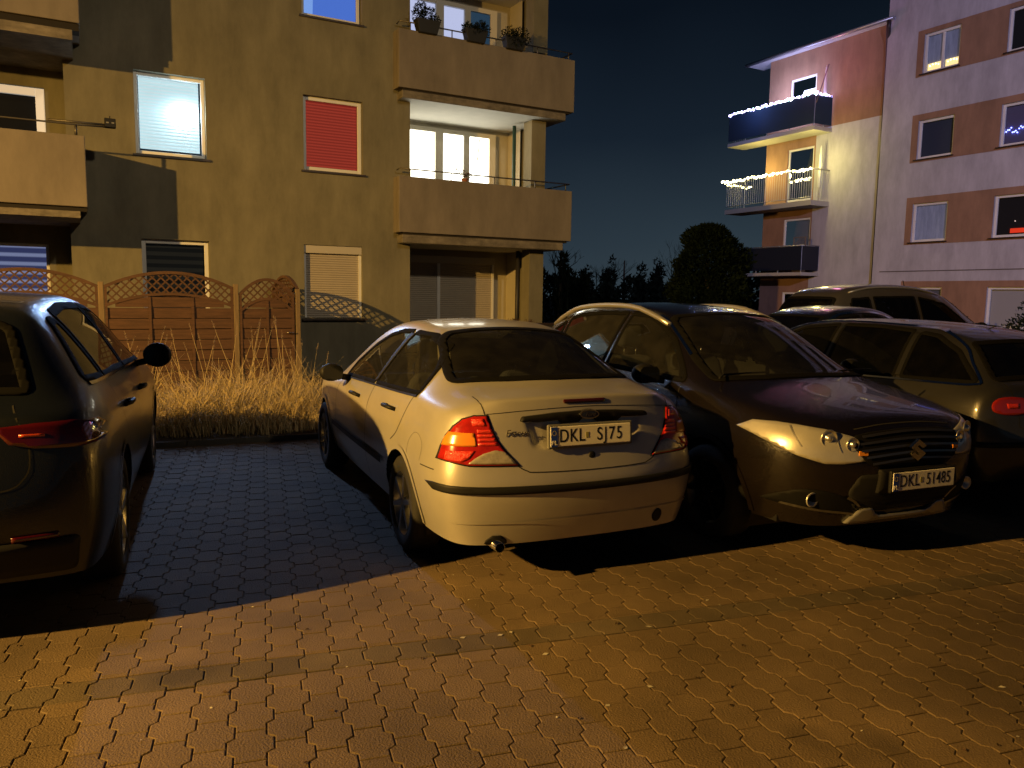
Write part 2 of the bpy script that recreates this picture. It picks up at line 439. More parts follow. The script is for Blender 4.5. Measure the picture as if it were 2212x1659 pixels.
    def wheels(s, vs, r, wdt=.2, track=.76, spokes=7, rimr=.2, rimmat=None, lip=True, archr=None):
        archr = archr or r+.055
        proto = None
        for v in vs:
            for sd in (-1, 1):
                if proto is None:
                    wh = bpy.data.objects.new('wheel', None); COL.objects.link(wh); wh.parent = s.root
                    t = MB().lathe([(-.5*wdt, rimr+.005), (-.5*wdt, r-.03), (-.42*wdt, r-.008), (-.3*wdt, r), (.3*wdt, r), (.42*wdt, r-.008), (.5*wdt, r-.03), (.5*wdt, rimr+.005), (.3*wdt, rimr-.01)], 40)
                    tyre = t.build('tyre', rubber, wh)
                    k = MB().lathe([(.46*wdt, rimr+.008), (.44*wdt, rimr-.012), (.1*wdt, rimr-.03), (-.2*wdt, rimr-.04)], 40)
                    k.lathe([(.0, .16), (-.01, .04)], 24)
                    for q in range(spokes):
                        a = 2*pi*q/spokes; 
                        k.bar((.36*wdt, .03*cos(a), .03*sin(a)), (.40*wdt, (rimr-.01)*cos(a), (rimr-.01)*sin(a)), .03, .035, up=(1, 0, 0))
                    k.lathe([(.36*wdt, .055), (.42*wdt, .05), (.43*wdt, 0.001)], 20)
                    rim = k.build('rim', rimmat or satin, wh); proto = (wh, tyre, rim); cur = wh
                else:
                    cur = proto[0].copy(); COL.objects.link(cur); cur.parent = s.root
                    for ch in proto[1:]:
                        c = ch.copy(); COL.objects.link(c); c.parent = cur
                cur.location = (sd*track, v, r); cur.rotation_euler = (random.random()*.8, 0, 0 if sd > 0 else pi)
            s.arch(v, r, archr)
            # liner and lip
            for sd, ax in ((-1, 'left'), (1, 'right')):
                m = MB(); prev = None; n = 28; pl = None
                for q in range(n+1):
                    a = radians(-28)+(pi+radians(56))*q/n; y = v+cos(a)*archr; z = r+sin(a)*archr
                    z = max(z, .16)
                    h, nn = s.hit(ax, y, z)
                    xo = h.x if h else sd*.8
                    cur = ((xo-sd*.012, y, z), (sd*.45, y, z))
                    if prev: m.add([prev[0], prev[1], cur[1], cur[0]], [(0, 1, 2, 3)], True)
                    prev = cur
                m.add([(sd*.45, v-archr, .2), (sd*.45, v+archr, .2), (sd*.45, v+archr, r+archr), (sd*.45, v-archr, r+archr)], [(0, 1, 2, 3)])
                if lip:
                    P = []
                    for q in range(n+1):
                        a = radians(-22)+(pi+radians(44))*q/n; P.append((v+cos(a)*(archr+.006), r+sin(a)*(archr+.006)))
                    s.ribbon('wheel_arch_lip', ax, P, .034, s.paint, off=.007, step=.03)
                m.build('wheel_arch_liner', black, s.root)
    def seat(s, x, y, z=.3, facing=1, h=1.02, mat_=None, w=.24):
        "facing +1: occupant looks towards +y"
        o = bpy.data.objects.new('seat', None); COL.objects.link(o); o.parent = s.root
        m = MB(); m.box(x-w, x+w, y-.25, y+.27, z, z+.18)
        b = m.build('cushion', mat_ or seatfab, o); bevel(b, .04, 3)
        bk = MB(); dy = -facing*.2
        y0 = y-facing*.22; pts = [(z+.1, 0, w), (z+.35, .05, w), (z+.62, .12, w*.82), (h-.2-.0+.0, .15, w*.62)]
        vs = []
        for zz, off, ww in pts:
            yy = y0-facing*off
            vs += [(x-ww, yy-.07, zz), (x+ww, yy-.07, zz), (x+ww, yy+.07, zz), (x-ww, yy+.07, zz)]
        fs = [(0, 1, 2, 3), tuple(range(len(vs)-4, len(vs)))]
        for i in range(len(pts)-1):
            for k in range(4): fs.append((i*4+k, i*4+(k+1) % 4, (i+1)*4+(k+1) % 4, (i+1)*4+k))
        bk.add(vs, fs); b = bk.build('backrest', mat_ or seatfab, o); bevel(b, .04, 3)
        hd = MB(); yy = y0-facing*.18; hd.box(x-.125, x+.125, yy-.05, yy+.05, h-.13, h+.06); b = hd.build('headrest', mat_ or seatfab, o); bevel(b, .045, 4)
        [MB().tube([(x+q, yy, h-.26), (x+q, yy, h-.1)], .007, 6).build('headrest_post', chrome, o) for q in (-.06, .06)]
    def bench(s, y, z=.3, h=.98, w=.62):
        o = bpy.data.objects.new('rear_bench', None); COL.objects.link(o); o.parent = s.root
        b = MB().box(-w, w, y-.1, y+.45, z, z+.17).build('cushion', seatfab, o); bevel(b, .05, 3)
        m = MB(); m.add([(-w, y-.2, h-.28), (w, y-.2, h-.28), (w, y-.06, h-.28), (-w, y-.06, h-.28), (-w, y-.02, z), (w, y-.02, z), (w, y+.14, z), (-w, y+.14, z)],
                        [(0, 1, 2, 3), (7, 6, 5, 4), (0, 4, 5, 1), (1, 5, 6, 2), (2, 6, 7, 3), (3, 7, 4, 0)])
        b = m.build('backrest', seatfab, o); bevel(b, .04, 3)
        for x in (-.38, .38):
            b = MB().box(x-.12, x+.12, y-.2, y-.11, h-.22, h-.06).build('headrest', seatfab, o); bevel(b, .04, 4)
def text_mesh(name, body, size, mat_, parent, loc, rotz=0, align='CENTER', sx=1, depth=.0015, shear=0, bold=0):
    cu = bpy.data.curves.new(name, 'FONT'); cu.body = body; cu.size = size; cu.align_x = align; cu.align_y = 'CENTER'; cu.extrude = depth; cu.shear = shear; cu.offset = bold
    cu.space_character = 1.22 if body == 'SJ75' else 1.08
    o = bpy.data.objects.new(name, cu); COL.objects.link(o)
    dg = bpy.context.evaluated_depsgraph_get(); me = bpy.data.meshes.new_from_object(o.evaluated_get(dg)); bpy.data.objects.remove(o)
    me.name = name; me.materials.clear(); me.materials.append(mat_)
    p = bpy.data.objects.new(name, me); COL.objects.link(p); p.parent = parent
    p.location = loc; p.rotation_euler = (radians(90), 0, rotz); p.scale = (sx, 1, 1)
    return p
def plate(car, x, y, z, txt, holder=True, tilt=0):
    o = bpy.data.objects.new('number_plate', None); COL.objects.link(o); o.parent = car.root; o.location = (x, y, z); o.rotation_euler = (tilt, 0, 0)
    if holder:
        b = MB().box(-.272, .272, -.012, .012, -.068, .068).build('plate_holder', mat('plate_holder_grey', (.16, .16, .15), .5) if holder == 1 else black, o); bevel(b, .008, 2)
    b = MB().box(-.258, .258, -.016, -.008, -.056, .056).build('plate_sheet', platew, o); bevel(b, .004, 2)
    MB().box(-.257, -.216, -.0175, -.0160, -.055, .055).build('country_band', plateblue, o)
    text_mesh('country_code', 'PL', .034, platew, o, (-.2365, -.0178, -.034), bold=.0006)
    st = MB()
    for k in range(12):
        a = 2*pi*k/12; st.box(-.2365+.0125*cos(a)-.0018, -.2365+.0125*cos(a)+.0018, -.0181, -.0176, .02+.0125*sin(a)-.0018, .02+.0125*sin(a)+.0018)
    st.build('star_ring', mat('star_yellow', (.7, .55, .05), .5), o)
    a, b_ = txt
    text_mesh('plate_letters', a, .104, ink, o, (-.125, -.0164, 0), sx=.80, bold=.0004, depth=.0004)
    text_mesh('plate_digits', b_, .104, ink, o, (.118, -.0164, 0), sx=.76 if len(b_) > 4 else .80, bold=.0004, depth=.0004)
    MB().box(-.037, -.018, -.0172, -.0160, -.014, .018).build('plate_sticker', frost, o)
    return o
mirrorm = mat('shaded_mirror', (.012, .014, .018), .08, .2)  # glass painted near black: the shade on it is put into the colour
def mirror(car, x, y, z, sd, capm=black, w=.10, h=.075):
    o = bpy.data.objects.new('door_mirror', None); COL.objects.link(o); o.parent = car.root
    m = MB(); m.ball((x, y, z), 1, 16, 10, w, .075, h)
    sh = m.build('mirror_housing', capm, o)
    MB().bar((x-sd*w*.8, y+.02, z-h*.5), (x-sd*(w+.07), y+.05, z-h*.75), .09, .05).build('mirror_arm', black, o)
    yy = y-.079
    MB().add([(x+q*w*.80, yy, z+r*h*.78) for q, r in ((-1,-.6),(-.7,-1),(.7,-1),(1,-.5),(1,.5),(.7,1),(-.7,1),(-1,.6))], [tuple(range(8))]).build('mirror_glass', mirrorm, o)
railmat = mat('roof_rail_alloy', (.72, .71, .69), .38, .8)
def rail(car, sd, x, v0, v1, up=.035, r=.015, m=None):
    pts = []
    for k in range(15):
        t = k/14; h, n = car.hit('top', sd*x, v0+(v1-v0)*t)
        if h is not None: pts.append(h+Vector((0, 0, up*min(1, 4.2*min(t, 1-t)))))
    MB().tube(pts, r, 8).build('roof_rail', m or railmat, car.root)
def handle(car, ax, v, w, m=None, ln=.20):
    sd = -1 if ax == 'left' else 1
    h, n = car.hit(ax, v, w)
    if h is None: return
    pts = [h+n*.004+Vector((0, -ln/2, 0)), h+n*.038+Vector((0, -ln*.36, .002)), h+n*.042+Vector((0, ln*.3, .0)), h+n*.004+Vector((0, ln/2, 0))]
    MB().tube(pts, .014, 8).build('door_handle', m or black, car.root)

# ---------------------------------------------------------------- the silver saloon
silver = mat('silver_paint', (.62, .60, .55), .36, .45, coat=.7, noise_amt=.16, noise_scale=2.3, coat_rough=.08)
amberl = mat('amber_lens', (.85, .30, .03), .2, coat=1); redl = mat('red_lens', (.50, .018, .012), .16, coat=1, noise_amt=.35, noise_scale=26)
redb = mat('red_reflector', (.80, .045, .025), .25, coat=1, bump=.6, bump_scale=160); clearl = mat('clear_lens', (.62, .58, .50), .15, .3, coat=1, noise_amt=.4, noise_scale=30)
seamm = mat('panel_gap', (.02, .019, .016), .9)
def fs(v, u, wl, rail, wc, dvc=0, bw=None):
    "station of the saloon: body half width, belt height, rail"
    bu = bw[0] if bw else u-.045
    return (v, [(u-.06, .24), (u-.005, .40), (u+.006, .57), (u, .68), (u-.012, .84), (bu, wl), rail], wc, dvc)
R4 = radians(24)
F_ORG = (0.462, 4.33)
def Fpose(u, v, da=0): return (F_ORG[0]+u*cos(R4)-v*sin(R4), F_ORG[1]+u*sin(R4)+v*cos(R4), R4+radians(da))
S = [
 (.15, [(.735, .245), (.80, .39), (.835, .57), (.81, .68), (.765, .84, .02), (.70, .965, .04), (.60, 1.035, .04)], 1.062, -.03),
 (.36, [(.79, .25), (.835, .39), (.862, .57), (.85, .68), (.83, .84), (.76, .985), (.62, 1.055)], 1.085, 0),
 (.62, [(.80, .25), (.84, .39), (.862, .57), (.86, .68), (.84, .84), (.785, 1.0), (.625, 1.075)], 1.10, -.16),
 fs(.92, .86, 1.0, (.575, 1.21), 1.235, -.14, (.795,)),
 fs(1.22, .86, .99, (.535, 1.345), 1.375, -.08, (.795,)),
 fs(1.5, .86, .975, (.53, 1.395), 1.425, 0, (.795,)),
 fs(1.9, .86, .95, (.54, 1.41), 1.445, 0, (.79,)),
 fs(2.3, .86, .925, (.55, 1.375), 1.43, 0, (.785,)),
 fs(2.65, .855, .905, (.575, 1.27), 1.345, .08, (.78,)),
 fs(2.98, .85, .885, (.635, 1.11), 1.17, .12, (.765,)),
 fs(3.25, .845, .86, (.69, .96), 1.0, .12, (.745,)),
 fs(3.6, .835, .80, (.66, .87), .93, 0, (.74,)),
 fs(3.95, .80, .74, (.62, .79), .84, 0, (.70,)),
 (4.2, [(.68, .25), (.72, .38), (.73, .5), (.70, .58), (.66, .64), (.62, .69), (.54, .72)], .75, .06)]
foc = Car('parked_car', 'silver saloon with plate DKL SJ75, its back turned to the lane', 'car', (*F_ORG, R4), silver, S,
          [.075, .03, .0, .035, .075, .10], [4.3, 4.34, 4.36, 4.35, 4.33, 4.30], crease={5: .35, 6: .1}, capp=3.2, endcrease=.45)
def foc_disp(v):
    x, y, z = v
    if y < .5:
        # plate recess in the boot lid
        if abs(x) < .40 and .755 < z < .93:
            ex = max(0, min(1, (.385-abs(x)-(.93-z)*.25)/.05)); ez = max(0, min(1, (z-.765)/.05))*max(0, min(1, (.945-z)/.02))
            if y < .3: y += .018*(ex*ex*(3-2*ex))*(ez*ez*(3-2*ez))
        # bumper ledge
        if y < .45 and .42 < z < .66: y += 0
    return (x, y, z)
foc.displace(foc_disp)
# glazing
rear_w = round_poly([(-.60, 1.275), (-.3, 1.235), (0, 1.222), (.3, 1.235), (.60, 1.275), (.585, 1.38), (.49, 1.735), (.42, 1.80), (.2, 1.825), (0, 1.832), (-.2, 1.825), (-.42, 1.80), (-.49, 1.735), (-.585, 1.38)], .04)
foc.window('aft', rear_w, carglass, seal=.05, cond=lambda c: .35 < c.y < 1.6 and c.z > 1.03)
sw_r = round_poly([(.80, 1.012), (1.79, .975), (1.60, 1.345), (1.30, 1.335), (1.06, 1.275), (.90, 1.16)], .025)
sw_f = round_poly([(1.85, .972), (2.92, .925), (2.80, 1.035), (2.45, 1.20), (2.15, 1.295), (1.90, 1.34), (1.665, 1.348)], .025)
for ax, sg in (('left', -1), ('right', 1)):
    for pl in (sw_r, sw_f): foc.window(ax, pl, carglass, seal=.032, cond=lambda c, sg=sg: c.x*sg > .45)
front_w = round_poly([(-.66, -.70), (.66, -.70), (.50, -.12), (.43, -.03), (-.43, -.03), (-.50, -.12)], .04)
foc.window('fore', front_w, carglass, seal=.04, cond=lambda c: 2.2 < c.y < 3.5)
foc.wheels((.93, 3.53), .305, spokes=6, track=.75, archr=.352)
# lamps
TLO = [(-.582, .957), (-.645, .955), (-.70, .935), (-.742, .895), (-.775, .845), (-.80, .785), (-.818, .722), (-.70, .700), (-.432, .694), (-.465, .728), (-.505, .775), (-.54, .825), (-.565, .88)]
def lampset(sg, name='tail_light'):
    mx_ = lambda P: [(sg*-p[0], p[1]) for p in P] if sg > 0 else P
    t = foc.patch(name, 'rear', mx_(TLO), redl, off=.008, thick=.02, step=.014)
    foc.patch('lens_surround', 'rear', mx_(offset_poly(TLO, .007)), black, off=.004, thick=.01, step=.016, holes=[mx_(offset_poly(TLO, -.004))], parent=t)
    foc.patch('reversing_lens', 'rear', mx_([(-.70, .707), (-.445, .701), (-.475, .738), (-.505, .768), (-.555, .778), (-.62, .760), (-.665, .735)]), clearl, off=.0105, thick=.004, step=.014, parent=t)
    foc.patch('indicator_lens', 'rear', mx_([(-.80, .795), (-.785, .835), (-.765, .868), (-.655, .868), (-.650, .80)]), amberl, off=.0105, thick=.004, step=.014, parent=t)
    for z0, z1 in ((.868, .886), (.846, .862), (.824, .840), (.802, .818)):
        foc.patch('reflector_bar', 'rear', mx_([(-.642, z0), (-.642, z1), (-.566+(.886-z1)*.3, z1), (-.562+(.886-z0)*.3, z0)]), redb, off=.0105, thick=.003, step=.014, parent=t)
    foc.patch('reflector_bar', 'rear', mx_([(-.80, .722), (-.79, .77), (-.66, .775), (-.69, .735), (-.73, .715)]), redb, off=.0105, thick=.003, step=.014, parent=t)
    foc.patch('reflector_bar', 'rear', mx_([(-.66, .905), (-.66, .94), (-.60, .943), (-.592, .905)]), redb, off=.0105, thick=.003, step=.014, parent=t)
lampset(-1); lampset(1)
# boot lid gap, creases
foc.ribbon('panel_gap', 'rear', catmull([(-.60, 1.045), (-.592, .965), (-.572, .88), (-.54, .805), (-.49, .745), (-.435, .69), (-.385, .662), (-.33, .652), (0, .646), (.33, .652), (.40, .664), (.45, .69), (.50, .745), (.55, .805), (.58, .88), (.60, .965), (.61, 1.045)], 5), .006, seamm, off=.0015)
foc.ribbon('panel_gap', 'rear', catmull([(-.585, .968), (-.35, .985), (0, .997), (.35, .985), (.60, .968)], 5), .0035, seamm, off=.0015)
for sg, ax in ((-1, 'left'), (1, 'right')):
    foc.ribbon('panel_gap', ax, catmull([(.84, .998), (.93, .85), (1.02, .745), (1.14, .68)], 6), .006, seamm, off=.0015)
    foc.ribbon('panel_gap', ax, [(1.80, .96), (1.83, .8), (1.84, .5), (1.83, .27)], .006, seamm, off=.0015)
    foc.ribbon('panel_gap', ax, [(2.93, .9), (2.95, .7), (2.9, .3)], .006, seamm, off=.0015)
    foc.ribbon('panel_gap', ax, catmull([(.30, .652), (.42, .648), (.50, .645)], 3), .006, seamm, off=.0015)
foc.ribbon('fuel_flap_gap', 'left', catmull([(.52, .66), (.50, .75), (.57, .80), (.66, .80), (.74, .74), (.77, .66)], 5), .004, mat('flap_gap', (.2, .19, .17), .8), off=.0015)
# protective strips
strip = round_poly([(-.872, .548), (-.60, .541), (0, .536), (.60, .541), (.872, .548), (.872, .590), (.60, .583), (0, .578), (-.60, .583), (-.872, .590)], .012)
foc.patch('bumper_strip', 'rear', strip, black, off=.012, thick=.02, step=.02)
foc.ribbon('bumper_crease', 'rear', [(-.79, .376), (.79, .376)], .008, silver, off=.006)
hs = round_poly([(-.405, .922), (-.39, .948), (-.2, .965), (0, .972), (.2, .965), (.40, .948), (.415, .925), (.35, .918), (0, .934), (-.30, .915)], .01)
foc.patch('boot_handle_strip', 'rear', hs, black, off=.022, thick=.04, step=.02)
b3 = round_poly([(-.135, 1.016), (.135, 1.016), (.135, 1.038), (-.135, 1.038)], .01)
foc.patch('high_brake_light', 'rear', b3, mat('dark_red_lens', (.05, .006, .006), .25, coat=1), off=.006, thick=.02)
h, n = foc.hit('rear', 0.0, .835)
plate(foc, .008, h.y-.040, .842, ('DKL', 'SJ75'), holder=1, tilt=radians(-4))
h, n = foc.hit('rear', .02, .735); MB().lathe([(0, .021), (-.008, .021), (-.010, .017), (-.010, .001)], 20, 'Y', (.02, h.y+.002, .725)).build('boot_lock', black, foc.root)
# oval emblem
h, n = foc.hit('rear', .01, .955); yy = h.y-.03
em = bpy.data.objects.new('emblem', None); COL.objects.link(em); em.parent = foc.root
MB().add([(.01+.062*cos(2*pi*k/28), yy-.004, .955+.026*sin(2*pi*k/28)) for k in range(28)]+[(.01+.066*cos(2*pi*k/28), yy+.02, .955+.03*sin(2*pi*k/28)) for k in range(28)], [tuple(range(28))]+[(k, k+28, (k+1) % 28+28, (k+1) % 28) for k in range(28)]).build('emblem_rim', chrome, em)
MB().add([(.01+.053*cos(2*pi*k/28), yy-.006, .955+.019*sin(2*pi*k/28)) for k in range(28)], [tuple(range(28))]).build('emblem_field', mat('emblem_blue', (.02, .03, .09), .3, coat=1), em)
text_mesh('emblem_script', 'Ford', .03, chrome, em, (.01, yy-.0075, .956), shear=.3)
h, n = foc.hit('rear', -.42, .868); text_mesh('model_badge', 'Focus', .055, chrome, foc.root, (-.425, h.y-.006, .865), shear=.2, bold=.0, rotz=radians(-7))
# exhaust, tow hole
cutx = [(-.53+.05*cos(2*pi*k/16), .275+.04*sin(2*pi*k/16)) for k in range(16)]
foc.patch('exhaust_cutout', 'rear', [(-.61, .235), (-.60, .275), (-.565, .302), (-.52, .302), (-.485, .275), (-.475, .235)], black, off=.005, thick=.01, step=.015)
MB().lathe([(-.02, .026), (-.02, .030), (.3, .030)], 20, 'Y', (-.54, .07, .245)).build('exhaust_pipe', chrome, foc.root)
foc.patch('tow_eye_cover', 'rear', [(.50+.036*cos(2*pi*k/18), .318+.042*sin(2*pi*k/18)) for k in range(18)], black, off=.004, thick=.01, step=.015)
# mud film low on the bumper
for sd, ax in ((-1, 'left'), (1, 'right')):
    handle(foc, ax, 1.22, .875); handle(foc, ax, 2.20, .84)
    foc.ribbon('waist_seal', ax, [(.80, .995), (1.8, .957), (2.92, .908)], .012, chrome if False else black, off=.009)
    mirror(foc, sd*.93, 2.72, .965, sd)
    foc.ribbon('side_strip', ax, [(1.35, .50), (2.1, .50), (3.1, .50)], .045, black, off=.012)
    foc.patch('b_pillar_trim', ax, [(1.79, .985), (1.855, .98), (1.675, 1.335), (1.60, 1.335)], black, off=.008, thick=.01)
droplets(silver, .10, 170, .0012)
foc.finish(floor=.24, L=4.2, W=.72)
foc.bench(1.22, h=1.14); foc.seat(-.36, 2.15, facing=1, h=1.24); foc.seat(.36, 2.15, facing=1, h=1.24)
innerp = mat('pillar_lining', (.42, .38, .30), .9)
for sd in (-1, 1): MB().bar((sd*.56, .90, 1.03), (sd*.45, 1.28, 1.27), .08, .02).build('inner_pillar_trim', innerp, foc.root)
MB().box(-.62, .62, .62, 1.02, .98, 1.0).build('parcel_shelf', lining, foc.root)
MB().box(-.66, .66, 2.75, 3.1, .6, .93).build('dashboard', black, foc.root)
# ---------------------------------------------------------------- dark crossover, nose to the lane
darkp = mat('dark_metallic_paint', (.009, .0065, .006), .27, .1, coat=1, noise_amt=.3, noise_scale=3, coat_rough=.03)
droplets(darkp, .30, 150, .002)
head_lens = glass('headlamp_lens', (.86, .86, .84), .05)
def xs(v, belt, rail, wc, dvc=0, u=.882):
    return (v, [(u-.04, .25), (u-.002, .36), (u, .52), (u, .68), (u-.015, .84), belt, rail], wc, dvc)
SX = [
 (.20, [(.66, .255), (.735, .40), (.775, .565), (.785, .71), (.75, .80), (.68, .86), (.56, .895)], .925, -.05),
 (.46, [(.775, .26), (.835, .40), (.858, .57), (.86, .72), (.835, .83), (.765, .915), (.625, .95)], .985, -.02),
 (.80, [(.83, .26), (.878, .38), (.885, .54), (.884, .70), (.865, .85), (.80, .965), (.66, 1.0)], 1.03, -.02),
 xs(1.12, (.80, 1.005), (.685, 1.045), 1.075, -.14),
 xs(1.42, (.80, 1.005), (.645, 1.20), 1.245, -.16),
 xs(1.74, (.80, 1.015), (.575, 1.405), 1.445, -.09),
 xs(2.05, (.80, 1.025), (.55, 1.505), 1.54, -.02),
 xs(2.55, (.80, 1.035), (.555, 1.54), 1.58),
 xs(3.1, (.80, 1.05), (.55, 1.53), 1.575),
 xs(3.6, (.795, 1.07), (.54, 1.475), 1.53),
 xs(3.95, (.78, 1.09), (.555, 1.36), 1.42, .04),
 (4.17, [(.80, .26), (.84, .4), (.85, .55), (.845, .7), (.82, .85), (.74, 1.05), (.60, 1.12)], 1.16, .03)]
sx4 = Car('parked_car', 'dark crossover with plate DKL 51485, its nose turned to the lane', 'car', (2.47, 4.70, radians(23)), darkp, SX,
          [.10, .045, .0, .015, .05, .10, .16], [4.27, 4.29, 4.3, 4.3, 4.28, 4.25], crease={5: .35}, capp=3.3, endcrease=.25)
# glazing
ws = round_poly([(-.655, .30+.06), (-.3, .42), (0, .44), (.3, .42), (.655, .36), (.60, .50), (.505, .345+.0), (.505, .345)], .02)
def fore2(v, w): return v*.5+w*.866   # for axis 'aft' (looking from y<0, downwards)
ws = round_poly([(-.665, fore2(1.10, 1.05)), (-.33, fore2(1.0, 1.065)), (0, fore2(.975, 1.075)), (.33, fore2(1.0, 1.065)), (.665, fore2(1.10, 1.05)),
                 (.62, fore2(1.38, 1.19)), (.52, fore2(1.80, 1.45)), (.46, fore2(1.86, 1.49)), (0, fore2(1.84, 1.515)), (-.46, fore2(1.86, 1.49)), (-.52, fore2(1.80, 1.45)), (-.62, fore2(1.38, 1.19))], .03)
sx4.window('aft', ws, carglass, seal=.05, cond=lambda c: .85 < c.y < 2.1 and c.z > 1.0, name='windscreen')
s1 = round_poly([(1.32, 1.03), (2.42, 1.05), (2.40, 1.475), (2.15, 1.465), (1.95, 1.41), (1.70, 1.30)], .025)
s2 = round_poly([(2.50, 1.052), (3.38, 1.075), (3.48, 1.40), (3.30, 1.44), (2.9, 1.47), (2.48, 1.478)], .03)
s3 = round_poly([(3.46, 1.10), (3.70, 1.18), (3.72, 1.28), (3.56, 1.37)], .03)
for ax, sg in (('left', -1), ('right', 1)):
    for pl in (s1, s2, s3): sx4.window(ax, pl, tinted if pl is s3 else carglass, seal=.035, cond=lambda c, sg=sg: c.x*sg > .42)
    sx4.ribbon('window_trim', ax, catmull([(1.45, 1.20), (1.75, 1.36), (1.98, 1.455), (2.3, 1.50), (2.9, 1.505), (3.35, 1.475), (3.62, 1.40)], 5), .014, chrome, off=.008)
    sx4.ribbon('panel_gap', ax, [(2.46, 1.03), (2.48, .8), (2.46, .3)], .006, seamm)
    sx4.ribbon('panel_gap', ax, [(1.33, 1.0), (1.28, .8), (1.30, .3)], .006, seamm)
    handle(sx4, ax, 2.22, .93); handle(sx4, ax, 3.2, .96)
    sx4.patch('sill_cladding', ax, [(1.15, .27), (3.2, .27), (3.2, .40), (1.15, .40)], black, off=.012, step=.04)
# roof rails
for sd in (-1, 1): rail(sx4, sd, .548, 1.86, 3.9, .065, .023)
sx4.wheels((.90, 3.50), .325, spokes=9, track=.775, rimr=.215, archr=.375, rimmat=mat('grey_alloy', (.12, .12, .12), .4, 1))
# headlamps
HL3 = [(-.850, .66, .842), (-.842, .58, .868), (-.835, .52, .888), (-.75, .40, .880), (-.66, .30, .857), (-.56, None, .822), (-.47, None, .785), (-.39, None, .752), (-.32, None, .712), (-.275, None, .665), (-.245, None, .61), (-.235, None, .568), (-.34, None, .578), (-.48, None, .592), (-.60, None, .635), (-.70, .26, .695), (-.78, .38, .755), (-.83, .52, .808)]
HL3 = [(-(.30+(-u-.235)*(.846-.30)/(.872-.235)), v, z+.085-.115*(-u-.235)/.637+(.02 if z < .62 else 0)) for u, v, z in HL3]
bowl = mat('lamp_bowl', (.80, .78, .72), .32, .55, noise_amt=.25, noise_scale=3, bump=.15, bump_scale=5, coat=1)
chrome_b = mat('bright_bowl', (.92, .90, .84), .28, .9)
for sg in (-1, 1):
    ax = 'cornl' if sg < 0 else 'cornr'; P = []
    for (u, v, z) in HL3:
        if v is None: h_, n_ = sx4.hit('rear', u, z); v = h_.y
        P.append((.8*u*(-sg)*-1*-1-.6*v, z) if False else ((.8*u-.6*v, z) if sg < 0 else (.8*-u+.6*v, z)))
    hl = sx4.patch('headlight', ax, P, bowl, off=.007, thick=.02, step=.018)
    sx4.patch('lamp_surround', ax, offset_poly(P, .004), black, off=.003, thick=.02, step=.018, holes=[offset_poly(P, -.005)], parent=hl)
    for (x, z, r) in ((.58, .800, .052), (.45, .765, .042)):
        h, n = sx4.hit('rear', sg*x, z)
        MB().lathe([(-.004, r), (-.012, r*.96), (.002, r*.90), (.004, r*.5), (-.012, r*.42), (-.022, r*.25), (-.024, .001)], 28, 'Y', (0, 0, 0)).build('reflector', chrome_b, hl)
        o_ = [c for c in bpy.data.objects if c.parent == hl and c.name.startswith('reflector')][-1]
        o_.location = h+n*.010; o_.rotation_euler = (0, 0, atan2(n.x, -n.y)*.8)
    h, n = sx4.hit('rear', sg*.385, .715)
    b = MB().box(-.03, .03, -.010, .0, -.014, .014).build('indicator_bulb', amberl, hl); b.location = h+n*.004; b.rotation_euler = (0, 0, atan2(n.x, -n.y))
    for (u, z0, z1) in ((.72, .75, .86), (.52, .72, .82)):
        pts = [(sg*(u+.012*sin(k*.5)), z0+(z1-z0)*k/6) for k in range(7)]
        sx4.ribbon('lamp_bezel', 'rear', pts, .006, chrome_b, off=.011, parent=hl)
# grille
GR = round_poly([(x, z+.085) for x, z in [(-.42, .725), (-.30, .742), (0, .755), (.30, .742), (.42, .725), (.44, .66), (.37, .575), (.28, .535), (-.28, .535), (-.37, .575), (-.44, .66)]], .02)
gr = sx4.patch('grille', 'rear', GR, mat('grille_black', (.004, .004, .004), .7, spec=.2), off=.010, thick=.01, step=.02)
for z, u in ((.813, .38), (.775, .405), (.737, .405), (.699, .375), (.662, .335)):
    sx4.ribbon('grille_bar', 'rear', catmull([(-u, z-.012), (-u*.5, z+.002), (0, z+.008), (u*.5, z+.002), (u, z-.012)], 5), .013, mat('grille_bar', (.20, .19, .18), .28, .9), off=.022, parent=gr)
sx4.ribbon('hood_edge_gap', 'rear', catmull([(-.40, .848), (-.2, .868), (0, .873), (.2, .868), (.40, .848)], 5), .006, seamm)
# the slanted S emblem
em = bpy.data.objects.new('emblem', None); COL.objects.link(em); em.parent = sx4.root
h, n = sx4.hit('rear', 0, .72); yy = h.y-.034
k_ = .068
for pts in ([(-.55, .32), (-.15, .62), (0, .95), (.62, .48), (.90, .30), (.58, .12), (.12, .46)],):
    pass
Ssh = [(-.92, .30), (0, .98), (.92, .36), (.52, .14), (.02, .46), (-.18, .34), (.92, -.34), (0, -.98), (-.92, -.36), (-.52, -.14), (-.02, -.46), (.18, -.34)]
V1 = [(x*k_, yy-.008, .722+z*k_) for x, z in Ssh]; V2 = [(x*k_*1.04, yy+.012, .722+z*k_*1.04) for x, z in Ssh]; m_ = len(Ssh)
MB().add(V1+V2, [tuple(range(m_))]+[(i, (i+1) % m_, (i+1) % m_+m_, i+m_) for i in range(m_)]).build('emblem_shape', mat('gold_chrome', (.78, .74, .62), .18, 1), em)
